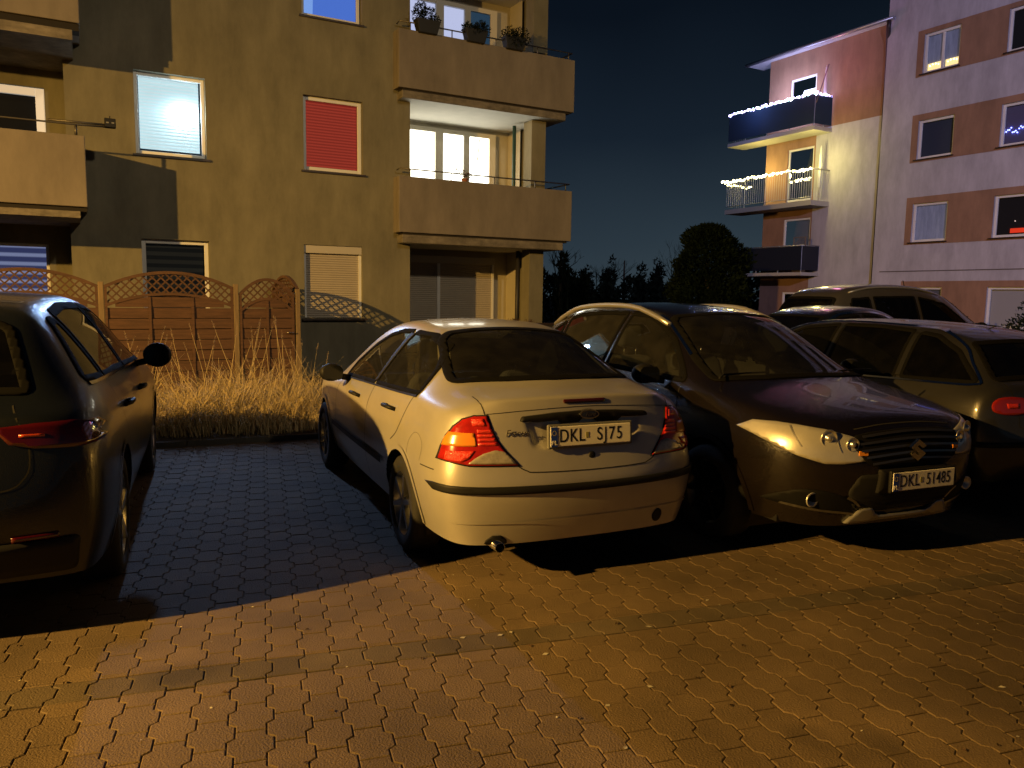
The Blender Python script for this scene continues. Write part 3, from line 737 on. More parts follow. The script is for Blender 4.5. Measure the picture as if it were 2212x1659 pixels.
# bumper: fog lamps, lower intake, skid plate
for sg in (-1, 1):
    P = [(-.80, .325), (-.77, .37), (-.71, .405), (-.62, .405), (-.50, .375), (-.40, .325), (-.345, .265), (-.36, .242), (-.50, .258), (-.68, .285), (-.79, .305)]
    P = [(sg*-p[0], p[1]) for p in P] if sg > 0 else P
    P = [(x, z+.085) for x, z in P]
    fg = sx4.patch('fog_lamp_recess', 'rear', catmull(P, 3, True), bpy.data.materials['grille_black'], off=.004, thick=.015, step=.02)
    sx4.ribbon('chrome_bezel', 'rear', catmull([(sg*.76, .393), (sg*.60, .365), (sg*.45, .347), (sg*.36, .333), (sg*.345, .36), (sg*.40, .415), (sg*.46, .447)], 5), .014, satin, off=.012, parent=fg)
    h, n = sx4.hit('rear', sg*.66, .43)
    MB().lathe([(-.012, .045), (-.02, .043), (-.008, .03), (.01, .008)], 20, 'Y', (sg*.66, h.y-.008, .43)).build('fog_lamp', bowl, fg)
intk = round_poly([(-.40, .585), (.40, .585), (.46, .48), (.40, .37), (.30, .345), (-.30, .345), (-.40, .37), (-.46, .48)], .03)
it = sx4.patch('lower_intake', 'rear', intk, mat('matt_black', (.008, .008, .008), .8), off=.004, step=.03)
for z in (.41, .44, .38): sx4.ribbon('intake_bar', 'rear', [(-.38, z), (0, z+.004), (.38, z)], .008, black, off=.014, parent=it)
sk = [(x, z+.075) for x, z in [(-.43, .205), (-.36, .285), (-.325, .30), (-.27, .298), (-.235, .262), (-.20, .247), (0, .243), (.20, .247), (.235, .262), (.27, .298), (.325, .30), (.36, .285), (.43, .205), (.40, .2), (.2, .215), (-.2, .215), (-.40, .2)]]
sx4.patch('skid_plate', 'rear', sk, mat('skid_silver', (.42, .42, .41), .4, .7), off=.018, thick=.03, step=.02)
h, n = sx4.hit('rear', 0, .54)
sx4.patch('plate_carrier', 'rear', round_poly([(-.275, .47), (.275, .47), (.275, .615), (-.275, .615)], .01), black, off=.022, thick=.05, step=.04)
plate(sx4, .03, h.y-.046, .545, ('DKL', '51485'), holder=2)
for sd in (-1, 1): mirror(sx4, sd*1.0, 1.50, 1.065, sd, capm=black)
# interior
sx4.finish(floor=.25, L=4.1, W=.74)
for x in (-.36, .36): sx4.seat(x, 2.35, z=.42, facing=-1, h=1.30)
sx4.bench(3.15, z=.42, h=1.14)
MB().box(-.68, .68, 1.0, 1.42, .75, 1.00).build('dashboard', lining, sx4.root)
for sd in (-1, 1): MB().bar((sd*.575, 1.32, 1.06), (sd*.445, 1.90, 1.40), .075, .02).build('inner_pillar_trim', innerp, sx4.root)
paper = MB().add([(-.42, 1.06, 1.06), (.30, 1.06, 1.06), (.34, 1.22, 1.065), (-.40, 1.20, 1.065)], [(0, 1, 2, 3)]).build('dashboard_mat', mat('grey_mat', (.35, .35, .33), .7, noise_amt=.5, noise_scale=9), sx4.root)
st = MB(); st.tube([(.36+.18*cos(2*pi*k/24), 1.55+.05*sin(2*pi*k/24), 1.02+.17*sin(2*pi*k/24)) for k in range(25)], .016, 8, cap=False); st.tube([(.36, 1.55, 1.02), (.36, 1.38, .98)], .03, 8); st.bar((.2, 1.545, 1.02), (.52, 1.545, 1.02), .03, .02); st.build('steering_wheel', black, sx4.root)
MB().ball((0, 1.78, 1.42), 1, 12, 8, .11, .02, .032).build('rear_view_mirror', black, sx4.root)
toy = thing('hanging_ornament', 'small amber ornament hanging behind the windscreen of the dark crossover', 'ornament', (sx4.root.location.x-.06*cos(radians(23))-1.62*sin(radians(23)), sx4.root.location.y-.06*sin(radians(23))+1.62*cos(radians(23)), 1.22), radians(23))
toym = mat('ornament_cloth', (.75, .33, .08), .8, noise_amt=.5, noise_scale=40)
MB().ball((0, 0, 0), .038, 12, 8, sz=1.15).ball((0, 0, .055), .028, 12, 8).build('body', toym, toy)
for q in (-1, 1): MB().ball((q*.022, 0, .082), .012, 8, 6).build('ear', toym, toy)
MB().tube([(0, 0, .08), (0, .02, .2)], .002, 5).build('string', black, toy)
for sd in (-1, 1):
    MB().tube([(sd*.5-.2, 1.02, 1.075), (sd*.5+.1-.2, 1.1, 1.09), (sd*.5+.45-.2, 1.06, 1.10)], .007, 6).build('wiper', black, sx4.root)

# ---------------------------------------------------------------- other parked cars
def profile_car(name, label, pose, paint, L, H, Wd, prof, group='cars parked in the row', belt=(.92, 1.0), level=3, glassm=tinted, railw=.56, capr=None, capf=None, sill=.26, cls=2.6, crease=.2, hoodw=.66, dvs=None):
    """prof: list of (v, centre height); greenhouse where the centre height exceeds the belt"""
    st = []
    n = len(prof)
    for i, (v, c) in enumerate(prof):
        t = v/L; b = belt[0]+(belt[1]-belt[0])*t
        taper = 1-.10*max(0, (abs(t-.5)-.36)/.14)**2
        U = Wd/2*taper
        if c > b+.09:
            k = min(1, (c-b)/(H-b)); rail = (railw*(1-k)*1.22+railw*k, c-.035); bl = (U-.065, b)
        else: rail = (hoodw*taper, c-.02); bl = (U-.075, min(b, c-.055))
        mz = (bl[1]-sill)
        rows = [(U-.05, sill), (U-.004, sill+mz*.22), (U, sill+mz*.42), (U, sill+mz*.62), (U-.012, sill+mz*.82), bl, rail]
        st.append((v, rows, c, dvs[i] if dvs else 0))
    return Car(name, label, 'car', pose, paint, st, capr, capf, crease={5: crease}, capp=cls, level=level, group=group)

# grey-blue sport utility on the left, tail to the lane
suvp = mat('blue_grey_paint', (.008, .011, .016), .34, .1, coat=.6, noise_amt=.25, noise_scale=3, coat_rough=.03); droplets(suvp, .4, 150, .0018)
sp_ = (-2.72, 3.12, radians(21.3))
suv = profile_car('parked_car', 'blue-grey sport utility with its tail to the lane, left of the empty bay', sp_, suvp, 4.65, 1.66, 1.90,
    [(.16, 1.10), (.32, 1.16), (.52, 1.36), (.78, 1.575), (1.1, 1.635), (1.7, 1.66), (2.3, 1.655), (2.75, 1.60), (3.05, 1.45), (3.35, 1.25), (3.65, 1.10), (4.0, 1.04), (4.3, .96), (4.5, .85)],
    belt=(1.13, 1.04), level=4, railw=.585, capr=[.10, .03, 0, .04, .09, .12, .12], capf=[4.62, 4.65, 4.66, 4.65, 4.6, 4.56], sill=.30, hoodw=.70)
A2 = lambda v, w: v*.5+w*.866
suv.window('aft', round_poly([(-.60, A2(.30, 1.20)), (.60, A2(.30, 1.20)), (.55, A2(.42, 1.33)), (.48, A2(.62, 1.49)), (.40, A2(.68, 1.52)), (-.40, A2(.68, 1.52)), (-.48, A2(.62, 1.49)), (-.55, A2(.42, 1.33))], .03), tinted, seal=.05, cond=lambda c: .1 < c.y < 1.0 and c.z > 1.12)
for ax, sg in (('left', -1), ('right', 1)):
    for pl in (round_poly([(.62, 1.20), (1.02, 1.18), (1.02, 1.50), (.92, 1.49)], .03), round_poly([(1.10, 1.175), (2.02, 1.15), (2.05, 1.56), (1.5, 1.565), (1.10, 1.53)], .03), round_poly([(2.10, 1.148), (3.28, 1.10), (3.10, 1.24), (2.85, 1.41), (2.62, 1.52), (2.12, 1.558)], .03)):
        suv.window(ax, pl, tinted if pl[0][0] < 1.05 else carglass, seal=.04, cond=lambda c, sg=sg: c.x*sg > .42)
    handle(suv, ax, 1.35, .97); handle(suv, ax, 2.35, .95)
    suv.ribbon('window_trim', ax, [(.62, 1.175), (1.6, 1.145), (3.35, 1.075)], .016, chrome, off=.009)
    suv.ribbon('panel_gap', ax, [(2.06, 1.12), (2.1, .8), (2.05, .36)], .006, seamm)
    suv.ribbon('panel_gap', ax, catmull([(1.06, 1.12), (1.12, .95), (1.25, .80), (1.33, .6)], 5), .006, seamm)
suv.wheels((.98, 3.68), .36, spokes=5, track=.83, rimr=.245, archr=.42)
def suv_lamp(sg):
    P = [(.50, 1.03), (.66, 1.045), (.80, 1.045), (.885, 1.03), (.925, .975), (.935, .93), (.80, .925), (.66, .93), (.56, .955)]
    P = [(sg*p[0], p[1]) for p in P]
    t = suv.patch('tail_light', 'rear', P, mat('deep_red_lens', (.07, .004, .003), .12, coat=1), off=.008, thick=.02, step=.02)
    suv.patch('reflector_bar', 'rear', [(sg*p[0], p[1]) for p in [(.60, .985), (.70, .985), (.70, .998), (.60, .998)]], mat('dim_reflector', (.45, .05, .01), .3, coat=1), off=.011, thick=.004, parent=t)
suv_lamp(1); suv_lamp(-1)
suv.ribbon('panel_gap', 'rear', catmull([(.56, 1.12), (.62, 1.0), (.64, .90), (.62, .80), (.50, .74), (0, .73), (-.50, .74), (-.62, .80), (-.64, .90), (-.62, 1.0), (-.56, 1.12)], 4), .006, seamm)
suv.patch('lower_bumper', 'rear', round_poly([(-.80, .33), (.80, .33), (.82, .50), (-.82, .50)], .03), black, off=.012, step=.04)
for sg in (-1, 1):
    suv.patch('rear_reflector', 'rear', [(sg*p[0], p[1]) for p in [(.56, .505), (.74, .505), (.74, .53), (.56, .53)]], bpy.data.materials['deep_red_lens'], off=.01, thick=.015)
    mirror(suv, sg*1.03, 2.85, 1.15, sg, w=.105, h=.10)
suv.patch('plate_recess', 'rear', round_poly([(-.30, .80), (.30, .80), (.30, .93), (-.30, .93)], .01), black, off=.006)
suv.root.scale = (1, 1, .965)
suv.finish(floor=.3, L=4.5, W=.8)
for x in (-.38, .38): suv.seat(x, 2.5, z=.48, facing=1, h=1.38)
suv.bench(1.5, z=.48, h=1.22); MB().box(-.7, .7, 3.05, 3.4, .7, 1.08).build('dashboard', black, suv.root)

# silver estate on the right, tail to the lane
estp = mat('shaded_grey_paint', (.048, .047, .047), .32, .5, coat=.9, noise_amt=.2, noise_scale=3, coat_rough=.05); droplets(estp, .25, 150, .0015)  # silver paint darkened, the crossover's shadow put into its colour
est = profile_car('parked_car', 'grey estate car at the right edge, its tail to the lane', Fpose(4.30, -.02, -1), estp, 4.6, 1.46, 1.80,
    [(.14, 1.00), (.26, 1.08), (.38, 1.22), (.56, 1.36), (.9, 1.42), (1.5, 1.455), (2.2, 1.45), (2.6, 1.37), (2.95, 1.18), (3.25, .98), (3.7, .90), (4.1, .83), (4.4, .72)],
    belt=(.95, .86), level=4, railw=.56, capr=[.09, .02, 0, .04, .07, .09, .10], capf=[4.55, 4.59, 4.6, 4.58, 4.54, 4.5], hoodw=.68, dvs=[0, 0, 0, -.04, 0, 0, 0, 0, .06, .1, 0, 0, 0])
est.window('aft', round_poly([(-.62, A2(.27, 1.0)), (.62, A2(.27, 1.0)), (.56, A2(.36, 1.17)), (.50, A2(.48, 1.30)), (-.50, A2(.48, 1.30)), (-.56, A2(.36, 1.17))], .03), tinted, seal=.05, cond=lambda c: .1 < c.y < .8 and c.z > .95)
for ax, sg in (('left', -1), ('right', 1)):
    for pl in (round_poly([(.30, 1.0), (.94, .985), (.97, 1.35), (.80, 1.33), (.55, 1.22)], .03), round_poly([(1.02, .985), (1.80, .965), (1.82, 1.385), (1.4, 1.385), (1.05, 1.36)], .02), round_poly([(1.87, .962), (3.0, .925), (2.8, 1.07), (2.55, 1.24), (2.3, 1.34), (1.89, 1.382)], .03)):
        est.window(ax, pl, tinted, seal=.03, cond=lambda c, sg=sg: c.x*sg > .42)
    for q in ([(.93, .99), (1.03, .99), (1.06, 1.36), (.96, 1.35)], [(1.79, .97), (1.88, .97), (1.90, 1.38), (1.81, 1.385)]): est.patch('pillar_trim', ax, q, black, off=.004, thick=.005)
    est.ribbon('window_trim', ax, [(.26, .988), (.34, .975), (1.0, .962), (1.8, .94), (3.05, .902)], .014, chrome, off=.010)
    est.ribbon('window_trim', ax, catmull([(.26, .99), (.40, 1.13), (.53, 1.26), (.76, 1.36), (1.0, 1.395), (1.8, 1.415), (2.3, 1.375), (2.6, 1.25), (3.0, .99)], 4), .012, chrome, off=.010)
    handle(est, ax, 1.15, .87, satin); handle(est, ax, 2.1, .84, satin)
    P = [(sg*p[0], p[1]) for p in [(.42, .83), (.44, .885), (.58, .905), (.70, .895), (.755, .85), (.74, .79), (.60, .765), (.46, .775)]]
    P = catmull(P, 4, True)
    t = est.patch('tail_light', 'rear', P, mat('ruby_lens', (.30, .015, .008), .15, coat=1), off=.006, thick=.02, step=.02)
    P = [(sg*p[0], p[1]) for p in [(.52, .815), (.63, .817), (.64, .855), (.52, .853)]]
    est.patch('reflector_bar', 'rear', P, redb, off=.008, thick=.004, parent=t)
    mirror(est, sg*.98, 2.82, .97, sg, capm=estp)
est.wheels((.93, 3.63), .32, spokes=6, track=.77, rimr=.21)
est.patch('bumper_strip', 'rear', [(-.84, .52), (.84, .52), (.84, .56), (-.84, .56)], black, off=.012, step=.03)
est.ribbon('panel_gap', 'rear', catmull([(-.60, 1.0), (-.56, .88), (-.52, .74), (-.48, .66), (0, .64), (.48, .66), (.52, .74), (.56, .88), (.60, 1.0)], 4), .006, seamm)
MB().tube([(0, .85, 1.36), (0, .78, 1.385)], .016, 8).tube([(0, .80, 1.38), (0, .70, 1.42)], .006, 6).build('aerial', black, est.root)
est.finish(floor=.24, L=4.4, W=.74)
est.seat(-.36, 2.15, facing=1, h=1.2); est.seat(.36, 2.15, facing=1, h=1.2); est.bench(1.25, h=1.08)

# cars of the far row
def side_car(label, pose, paint, L, H, prof, wins, belt, glassm=tinted, trim=True, roofmat=None, railw=.58, wd=1.8, pillar=None):
    c = profile_car('parked_car', label, pose, paint, L, H, wd, prof, group='cars parked in the far row', belt=belt, level=3, railw=railw, capr=[.10, .03, 0, .04, .08, .10], capf=[L-.04, L-.01, L, L-.01, L-.03, L-.06], hoodw=.68)
    for ax, sg in (('left', -1), ('right', 1)):
        for pl in wins: c.window(ax, round_poly(pl, .03), glassm, seal=.03, cond=lambda q, sg=sg: q.x*sg > .42)
        if trim:
            xs_ = [p for pl in wins for p in pl]
            c.ribbon('window_trim', ax, catmull(trim, 4), .022, chrome, off=.012)
    c.wheels((.85, L-.9), .31, spokes=5, track=wd/2-.13, rimr=.2)
    return c
# generic profile: tail at v=0
blackp = mat('black_paint', (.010, .010, .012), .25, .2, coat=1, coat_rough=.03); droplets(blackp, .3, 150, .0015)
D_ = side_car('black saloon with bright window line in the far row behind the dark crossover', (3.02, 10.9, radians(-62)), blackp, 4.5, 1.50,
    [(.14, .98), (.4, 1.03), (.75, 1.08), (1.1, 1.30), (1.45, 1.46), (2.0, 1.51), (2.5, 1.47), (2.85, 1.30), (3.2, 1.08), (3.6, .93), (4.0, .87), (4.3, .75)],
    [[(.95, 1.06), (1.85, 1.04), (1.85, 1.36), (1.5, 1.345), (1.2, 1.22)], [(1.93, 1.04), (3.0, .99), (2.75, 1.16), (2.45, 1.30), (2.2, 1.36), (1.93, 1.37)]], (.96, .90), trim=[(.90, 1.06), (1.15, 1.23), (1.45, 1.365), (1.9, 1.405), (2.3, 1.385), (2.6, 1.28), (3.1, 1.0)])
D_.window('aft', round_poly([(-.6, A2(.78, 1.10)), (.6, A2(.78, 1.10)), (.5, A2(1.25, 1.33)), (-.5, A2(1.25, 1.33))], .04), tinted, seal=.05, cond=lambda c: .5 < c.y < 1.6 and c.z > 1.05)
D_.window('fore', round_poly([(-.64, -3.18*.5+.866*1.07), (.64, -3.18*.5+.866*1.07), (.48, -2.62*.5+.866*1.36), (-.48, -2.62*.5+.866*1.36)], .04), tinted, seal=.05, cond=lambda c: 2.3 < c.y < 3.5 and c.z > 1.0)
D_.finish(L=4.3, W=.7)
vanp = mat('taupe_paint', (.12, .11, .10), .30, .5, coat=1, coat_rough=.04, noise_amt=.15, noise_scale=3)
Vn = side_car('tall taupe people carrier in the far row below the drainpipe', (4.75, 13.3, radians(-68)), vanp, 4.4, 1.82,
    [(.12, 1.25), (.22, 1.48), (.38, 1.70), (.8, 1.80), (1.5, 1.84), (2.2, 1.82), (2.7, 1.73), (3.05, 1.54), (3.4, 1.28), (3.75, 1.10), (4.1, .98), (4.3, .85)],
    [[(.45, 1.17), (.98, 1.16), (.98, 1.58), (.62, 1.57)], [(1.08, 1.16), (2.0, 1.14), (2.0, 1.62), (1.08, 1.60)], [(2.1, 1.14), (3.25, 1.10), (3.0, 1.30), (2.7, 1.50), (2.1, 1.61)]], (1.10, 1.04), trim=None)
Vn.window('aft', round_poly([(-.62, A2(.16, 1.2)), (.62, A2(.16, 1.2)), (.55, A2(.36, 1.55)), (-.55, A2(.36, 1.55))], .04), tinted, seal=.05, cond=lambda c: c.y < .7 and c.z > 1.15)
Vn.window('fore', round_poly([(-.66, -3.5*.5+.866*1.24), (.66, -3.5*.5+.866*1.24), (.52, -2.82*.5+.866*1.60), (-.52, -2.82*.5+.866*1.60)], .04), carglass, seal=.05, cond=lambda c: 2.5 < c.y < 3.8 and c.z > 1.15)
MB().tube([(0, 2.5, 1.72), (0, 2.42, 1.90)], .008, 6).build('aerial', black, Vn.root)
for sd in (-1, 1): rail(Vn, sd, .56, .6, 2.6); mirror(Vn, sd*1.0, 3.2, 1.15, sd)
Vn.finish(L=4.2, W=.7); Vn.root.scale = (1, 1, 1.045); D_.root.scale = (1, 1, 1.03); Vn.bench(1.3, h=1.3); Vn.seat(-.36, 2.4, z=.45, h=1.4); Vn.seat(.36, 2.4, z=.45, h=1.4)
bluep = mat('dark_blue_paint', (.012, .016, .05), .25, .3, coat=1, coat_rough=.03)
B_ = side_car('dark blue hatchback at the far right edge in front of the hedge', (8.3, 12.1, radians(-66)), bluep, 4.1, 1.42,
    [(.12, .98), (.28, 1.10), (.5, 1.30), (.85, 1.40), (1.4, 1.43), (2.0, 1.42), (2.4, 1.34), (2.75, 1.14), (3.05, .99), (3.4, .92), (3.8, .84), (4.0, .75)],
    [[(.6, 1.04), (1.5, 1.03), (1.5, 1.34), (.9, 1.33)], [(1.6, 1.03), (2.75, .99), (2.4, 1.24), (2.1, 1.33), (1.6, 1.35)]], (.97, .90), trim=None)
B_.finish(L=3.9, W=.7)
# ================================================================ ground
FACE_A = radians(29)
PAV = radians(17.7)
def P2W(a, b):   # paving frame -> world
    return (a*cos(PAV)-b*sin(PAV), a*sin(PAV)+b*cos(PAV))
def W2P(x, y): return (x*cos(PAV)+y*sin(PAV), -x*sin(PAV)+y*cos(PAV))
block = mat('concrete_block', (.225, .158, .088), .78, noise_amt=.42, noise_scale=1.1, bump=.55, bump_scale=120, detail=9)
def tint_islands(m, amt=.13, moss=False):
    nt = m.node_tree; b = nt.nodes['Principled BSDF']; g = N(nt, 'ShaderNodeNewGeometry'); r = N(nt, 'ShaderNodeMapRange')
    r.inputs[3].default_value = 1-amt; r.inputs[4].default_value = 1+amt*.6
    nt.links.new(g.outputs['Random Per Island'], r.inputs[0])
    lk = b.inputs['Base Color'].links[0]; src = lk.from_socket; mu = N(nt, 'ShaderNodeVectorMath', operation='SCALE')
    nt.links.new(src, mu.inputs[0]); nt.links.new(r.outputs[0], mu.inputs['Scale']); nt.links.new(mu.outputs[0], b.inputs['Base Color'])
    # fine grain and damp spots
    n = N(nt, 'ShaderNodeTexNoise'); n.inputs['Scale'].default_value = 260; n.inputs['Detail'].default_value = 2
    n2 = N(nt, 'ShaderNodeTexNoise'); n2.inputs['Scale'].default_value = .42; n2.inputs['Detail'].default_value = 7; n2.inputs['Roughness'].default_value = .6
    tc = N(nt, 'ShaderNodeTexCoord'); nt.links.new(tc.outputs['Object'], n.inputs['Vector']); nt.links.new(tc.outputs['Object'], n2.inputs['Vector'])
    r1 = N(nt, 'ShaderNodeMapRange'); r1.inputs[1].default_value = .25; r1.inputs[2].default_value = .75; r1.inputs[3].default_value = .62; r1.inputs[4].default_value = 1.3
    nt.links.new(n.outputs['Fac'], r1.inputs[0]); r2 = N(nt, 'ShaderNodeMapRange'); r2.inputs[1].default_value = .32; r2.inputs[2].default_value = .60; r2.inputs[3].default_value = .50; r2.inputs[4].default_value = 1.08
    nt.links.new(n2.outputs['Fac'], r2.inputs[0]); q = N(nt, 'ShaderNodeMath', operation='MULTIPLY'); nt.links.new(r1.outputs[0], q.inputs[0]); nt.links.new(r2.outputs[0], q.inputs[1])
    m2 = N(nt, 'ShaderNodeVectorMath', operation='SCALE'); nt.links.new(mu.outputs[0], m2.inputs[0]); nt.links.new(q.outputs[0], m2.inputs['Scale']); nt.links.new(m2.outputs[0], b.inputs['Base Color'])
    # oil and damp stains
    n3 = N(nt, 'ShaderNodeTexNoise'); n3.inputs['Scale'].default_value = 1.15; n3.inputs['Detail'].default_value = 5; nt.links.new(tc.outputs['Object'], n3.inputs['Vector'])
    r3 = N(nt, 'ShaderNodeMapRange'); r3.inputs[1].default_value = .60; r3.inputs[2].default_value = .68; r3.inputs[3].default_value = 1; r3.inputs[4].default_value = .68; nt.links.new(n3.outputs['Fac'], r3.inputs[0])
    m3 = N(nt, 'ShaderNodeVectorMath', operation='SCALE'); nt.links.new(m2.outputs[0], m3.inputs[0]); nt.links.new(r3.outputs[0], m3.inputs['Scale']); nt.links.new(m3.outputs[0], b.inputs['Base Color'])
tint_islands(block)
dblock = mat('dark_block', (.165, .125, .078), .85, noise_amt=.4, noise_scale=1.6, bump=.5, bump_scale=120); tint_islands(dblock, .14)
sand = mat('joint_sand', (.07, .05, .032), .95, noise_amt=.5, noise_scale=30, bump=.4, bump_scale=200)
def pavers():
    "interlocking double-T blocks, each a bevelled island of one sheet"
    pitch_, ln, a = .139, .20, .0135
    V = []; F = []; V2 = []; F2 = []
    b0 = W2P(-1.7, 3.02)[1]     # the dark course
    rnd = random.Random(3)
    def zed(y, c):      # lateral wobble of the joint at y
        t = ((y/ln) % 1.0); t = min(t, 1-t)*2       # 0 at block ends, 1 at middle
        s_ = 1 if c % 2 == 0 else -1
        k = 1 if t < .40 else (-1 if t > .60 else 1-(t-.40)/.10)
        return s_*a*k
    def block_(c, y0, y1, VV, FF):
        # outline along both joints
        g = .0022
        ys = [y0+g]
        base = 0
        for q in (.20, .30, .70, .80):
            for m in range(int(y0/ln)-1, int(y1/ln)+2):
                yy = (m+q)*ln
                if y0+.012 < yy < y1-.012: ys.append(yy)
        ys.append(y1-g); ys = sorted(set(round(y, 5) for y in ys))
        L_ = [((c*pitch_)+zed(y, c)+g, y) for y in ys]; R_ = [(((c+1)*pitch_)+zed(y, c+1)-g, y) for y in ys]
        out_ = L_[::-1]+R_
        cx = sum(p[0] for p in out_)/len(out_); cy = (y0+y1)/2
        tilt = (rnd.uniform(-1, 1)*.006, rnd.uniform(-1, 1)*.006); dz = rnd.uniform(-.0012, .0008)
        b = len(VV); n = len(out_); ins = offset_poly(out_, -.0035)
        for (x, y), z in [(p, 0) for p in ins]+[(p, -.0025) for p in out_]+[(p, -.010) for p in out_]:
            X, Y = P2W(x, y); VV.append((X, Y, z+dz+(x-cx)*tilt[0]+(y-cy)*tilt[1]))
        FF.append(tuple(b+k for k in range(n)))
        for r_ in (0, 1):
            for k in range(n): FF.append((b+r_*n+k, b+(r_+1)*n+k, b+(r_+1)*n+(k+1) % n, b+r_*n+(k+1) % n))
    D0, D1 = b0-.085, b0+.085
    for c in range(-64, 92):
        off = 0 if c % 2 == 0 else .5*ln
        m = -12
        while True:
            y0 = m*ln+off; y1 = y0+ln; m += 1
            xc, yc = P2W(c*pitch_, y0)
            if y0 > 11.5: break
            if yc < .35 or xc < -7.5 or xc > 10.5 or yc > 10.4: continue
            segs = []
            if y1 <= D0 or y0 >= D1: segs = [(y0, y1)]
            else:
                if y0 < D0-.02: segs.append((y0, D0))
                if y1 > D1+.02: segs.append((D1, y1))
            for q0, q1 in segs: block_(c, q0, q1, V, F)
        xc, yc = P2W(c*pitch_, D0)
        if .35 < yc and -7.5 < xc < 10.5: block_(c, D0, D1, V2, F2)
    for nm, VV, FF, m_ in (('pavement', V, F, block), ('pavement_dark_course', V2, F2, dblock)):
        me = bpy.data.meshes.new(nm); me.from_pydata(VV, [], FF); me.materials.append(m_); o = bpy.data.objects.new(nm, me); COL.objects.link(o); tag(o, kind='structure')
pavers()
soil = mat('ground_soil', (.055, .045, .028), .95, noise_amt=.5, noise_scale=3, bump=.6, bump_scale=14)
g_ = MB().add([(-30, -20, -.008), (60, -20, -.008), (60, 40, -.008), (-30, 40, -.008)], [(0, 1, 2, 3)]).build('ground_bed', sand); tag(g_, kind='structure')
g_ = MB().add([(-400, -300, -.02), (400, -300, -.02), (400, 500, -.02), (-400, 500, -.02)], [(0, 1, 2, 3)]).build('ground', soil); tag(g_, kind='structure')
# kerb at the head of the bays, bed behind it
def FW(u, v, z=0): p = Fpose(u, v); return (p[0], p[1], z)
kb = MB(); 
for i in range(16):
    u0 = -9+i; kb.add([FW(u0+.004, 4.95, -.01), FW(u0+.996, 4.95, -.01), FW(u0+.996, 5.03, -.01), FW(u0+.004, 5.03, -.01), FW(u0+.004, 4.95, .055), FW(u0+.996, 4.95, .055), FW(u0+.996, 5.03, .055), FW(u0+.004, 5.03, .055)],
        [(4, 5, 6, 7), (0, 1, 5, 4), (1, 2, 6, 5), (2, 3, 7, 6), (3, 0, 4, 7)])
kerb = kb.build('kerb', mat('kerb_concrete', (.10, .095, .085), .9, noise_amt=.3, noise_scale=6, bump=.3)); tag(kerb, kind='structure')
bed = MB().add([FW(-12, 5.03, .05), FW(8, 5.03, .05), FW(8, 30, .05), FW(-12, 30, .05)], [(0, 1, 2, 3)]).build('planting_bed', soil); tag(bed, kind='structure')
# ================================================================ facades
stucco = mat('stucco', (.235, .217, .152), .9, noise_amt=.32, noise_scale=.8, bump=.28, bump_scale=230, detail=9, stretch=(1, 1, .7))
stucco2 = mat('parapet_render', (.225, .195, .165), .88, noise_amt=.16, noise_scale=2.2, bump=.22, bump_scale=200, detail=9, stretch=(1, 1, .6))
slabm = mat('weathered_concrete', (.25, .22, .18), .9, noise_amt=.5, noise_scale=5, bump=.35, bump_scale=70, stretch=(1, 1, 2.5))
weather(stucco, .26); weather(stucco2, .22); weather(slabm, .4)
sillm = mat('dark_sill', (.03, .018, .013), .45)
glassw = glass('window_glass', (.85, .87, .88), .015)
darkroom = mat('dark_room', (.010, .010, .012), .9)
shutterm = mat('roller_shutter', (.42, .37, .30), .55, noise_amt=.08)
def wall_with_holes(x0, x1, z0, z1, y, holes, depth, flip=1, end_caps=True):
    "wall in the xz plane at y, reveals running depth towards flip*y"
    mb = MB(); xs_ = sorted({x0, x1}|{h[0] for h in holes}|{h[1] for h in holes}); zs = sorted({z0, z1}|{h[2] for h in holes}|{h[3] for h in holes})
    xs_ = [x for x in xs_ if x0 <= x <= x1]; zs = [z for z in zs if z0 <= z <= z1]
    for a, b in zip(xs_, xs_[1:]):
        for c, d in zip(zs, zs[1:]):
            mx_, mz = (a+b)/2, (c+d)/2
            if any(h[0] < mx_ < h[1] and h[2] < mz < h[3] for h in holes): continue
            q = [(a, y, c), (b, y, c), (b, y, d), (a, y, d)]; mb.add(q if flip > 0 else q[::-1], [(0, 1, 2, 3)])
    for h in holes:
        a, b, c, d = max(h[0], x0), min(h[1], x1), max(h[2], z0), min(h[3], z1); e = y+depth*flip
        if h[0] >= x0: mb.add([(a, y, c), (a, y, d), (a, e, d), (a, e, c)], [(0, 1, 2, 3)])
        if h[1] <= x1: mb.add([(b, y, c), (b, e, c), (b, e, d), (b, y, d)], [(0, 1, 2, 3)])
        if h[2] >= z0: mb.add([(a, y, c), (a, e, c), (b, e, c), (b, y, c)], [(0, 1, 2, 3)])
        if h[3] <= z1: mb.add([(a, y, d), (b, y, d), (b, e, d), (a, e, d)], [(0, 1, 2, 3)])
    return mb
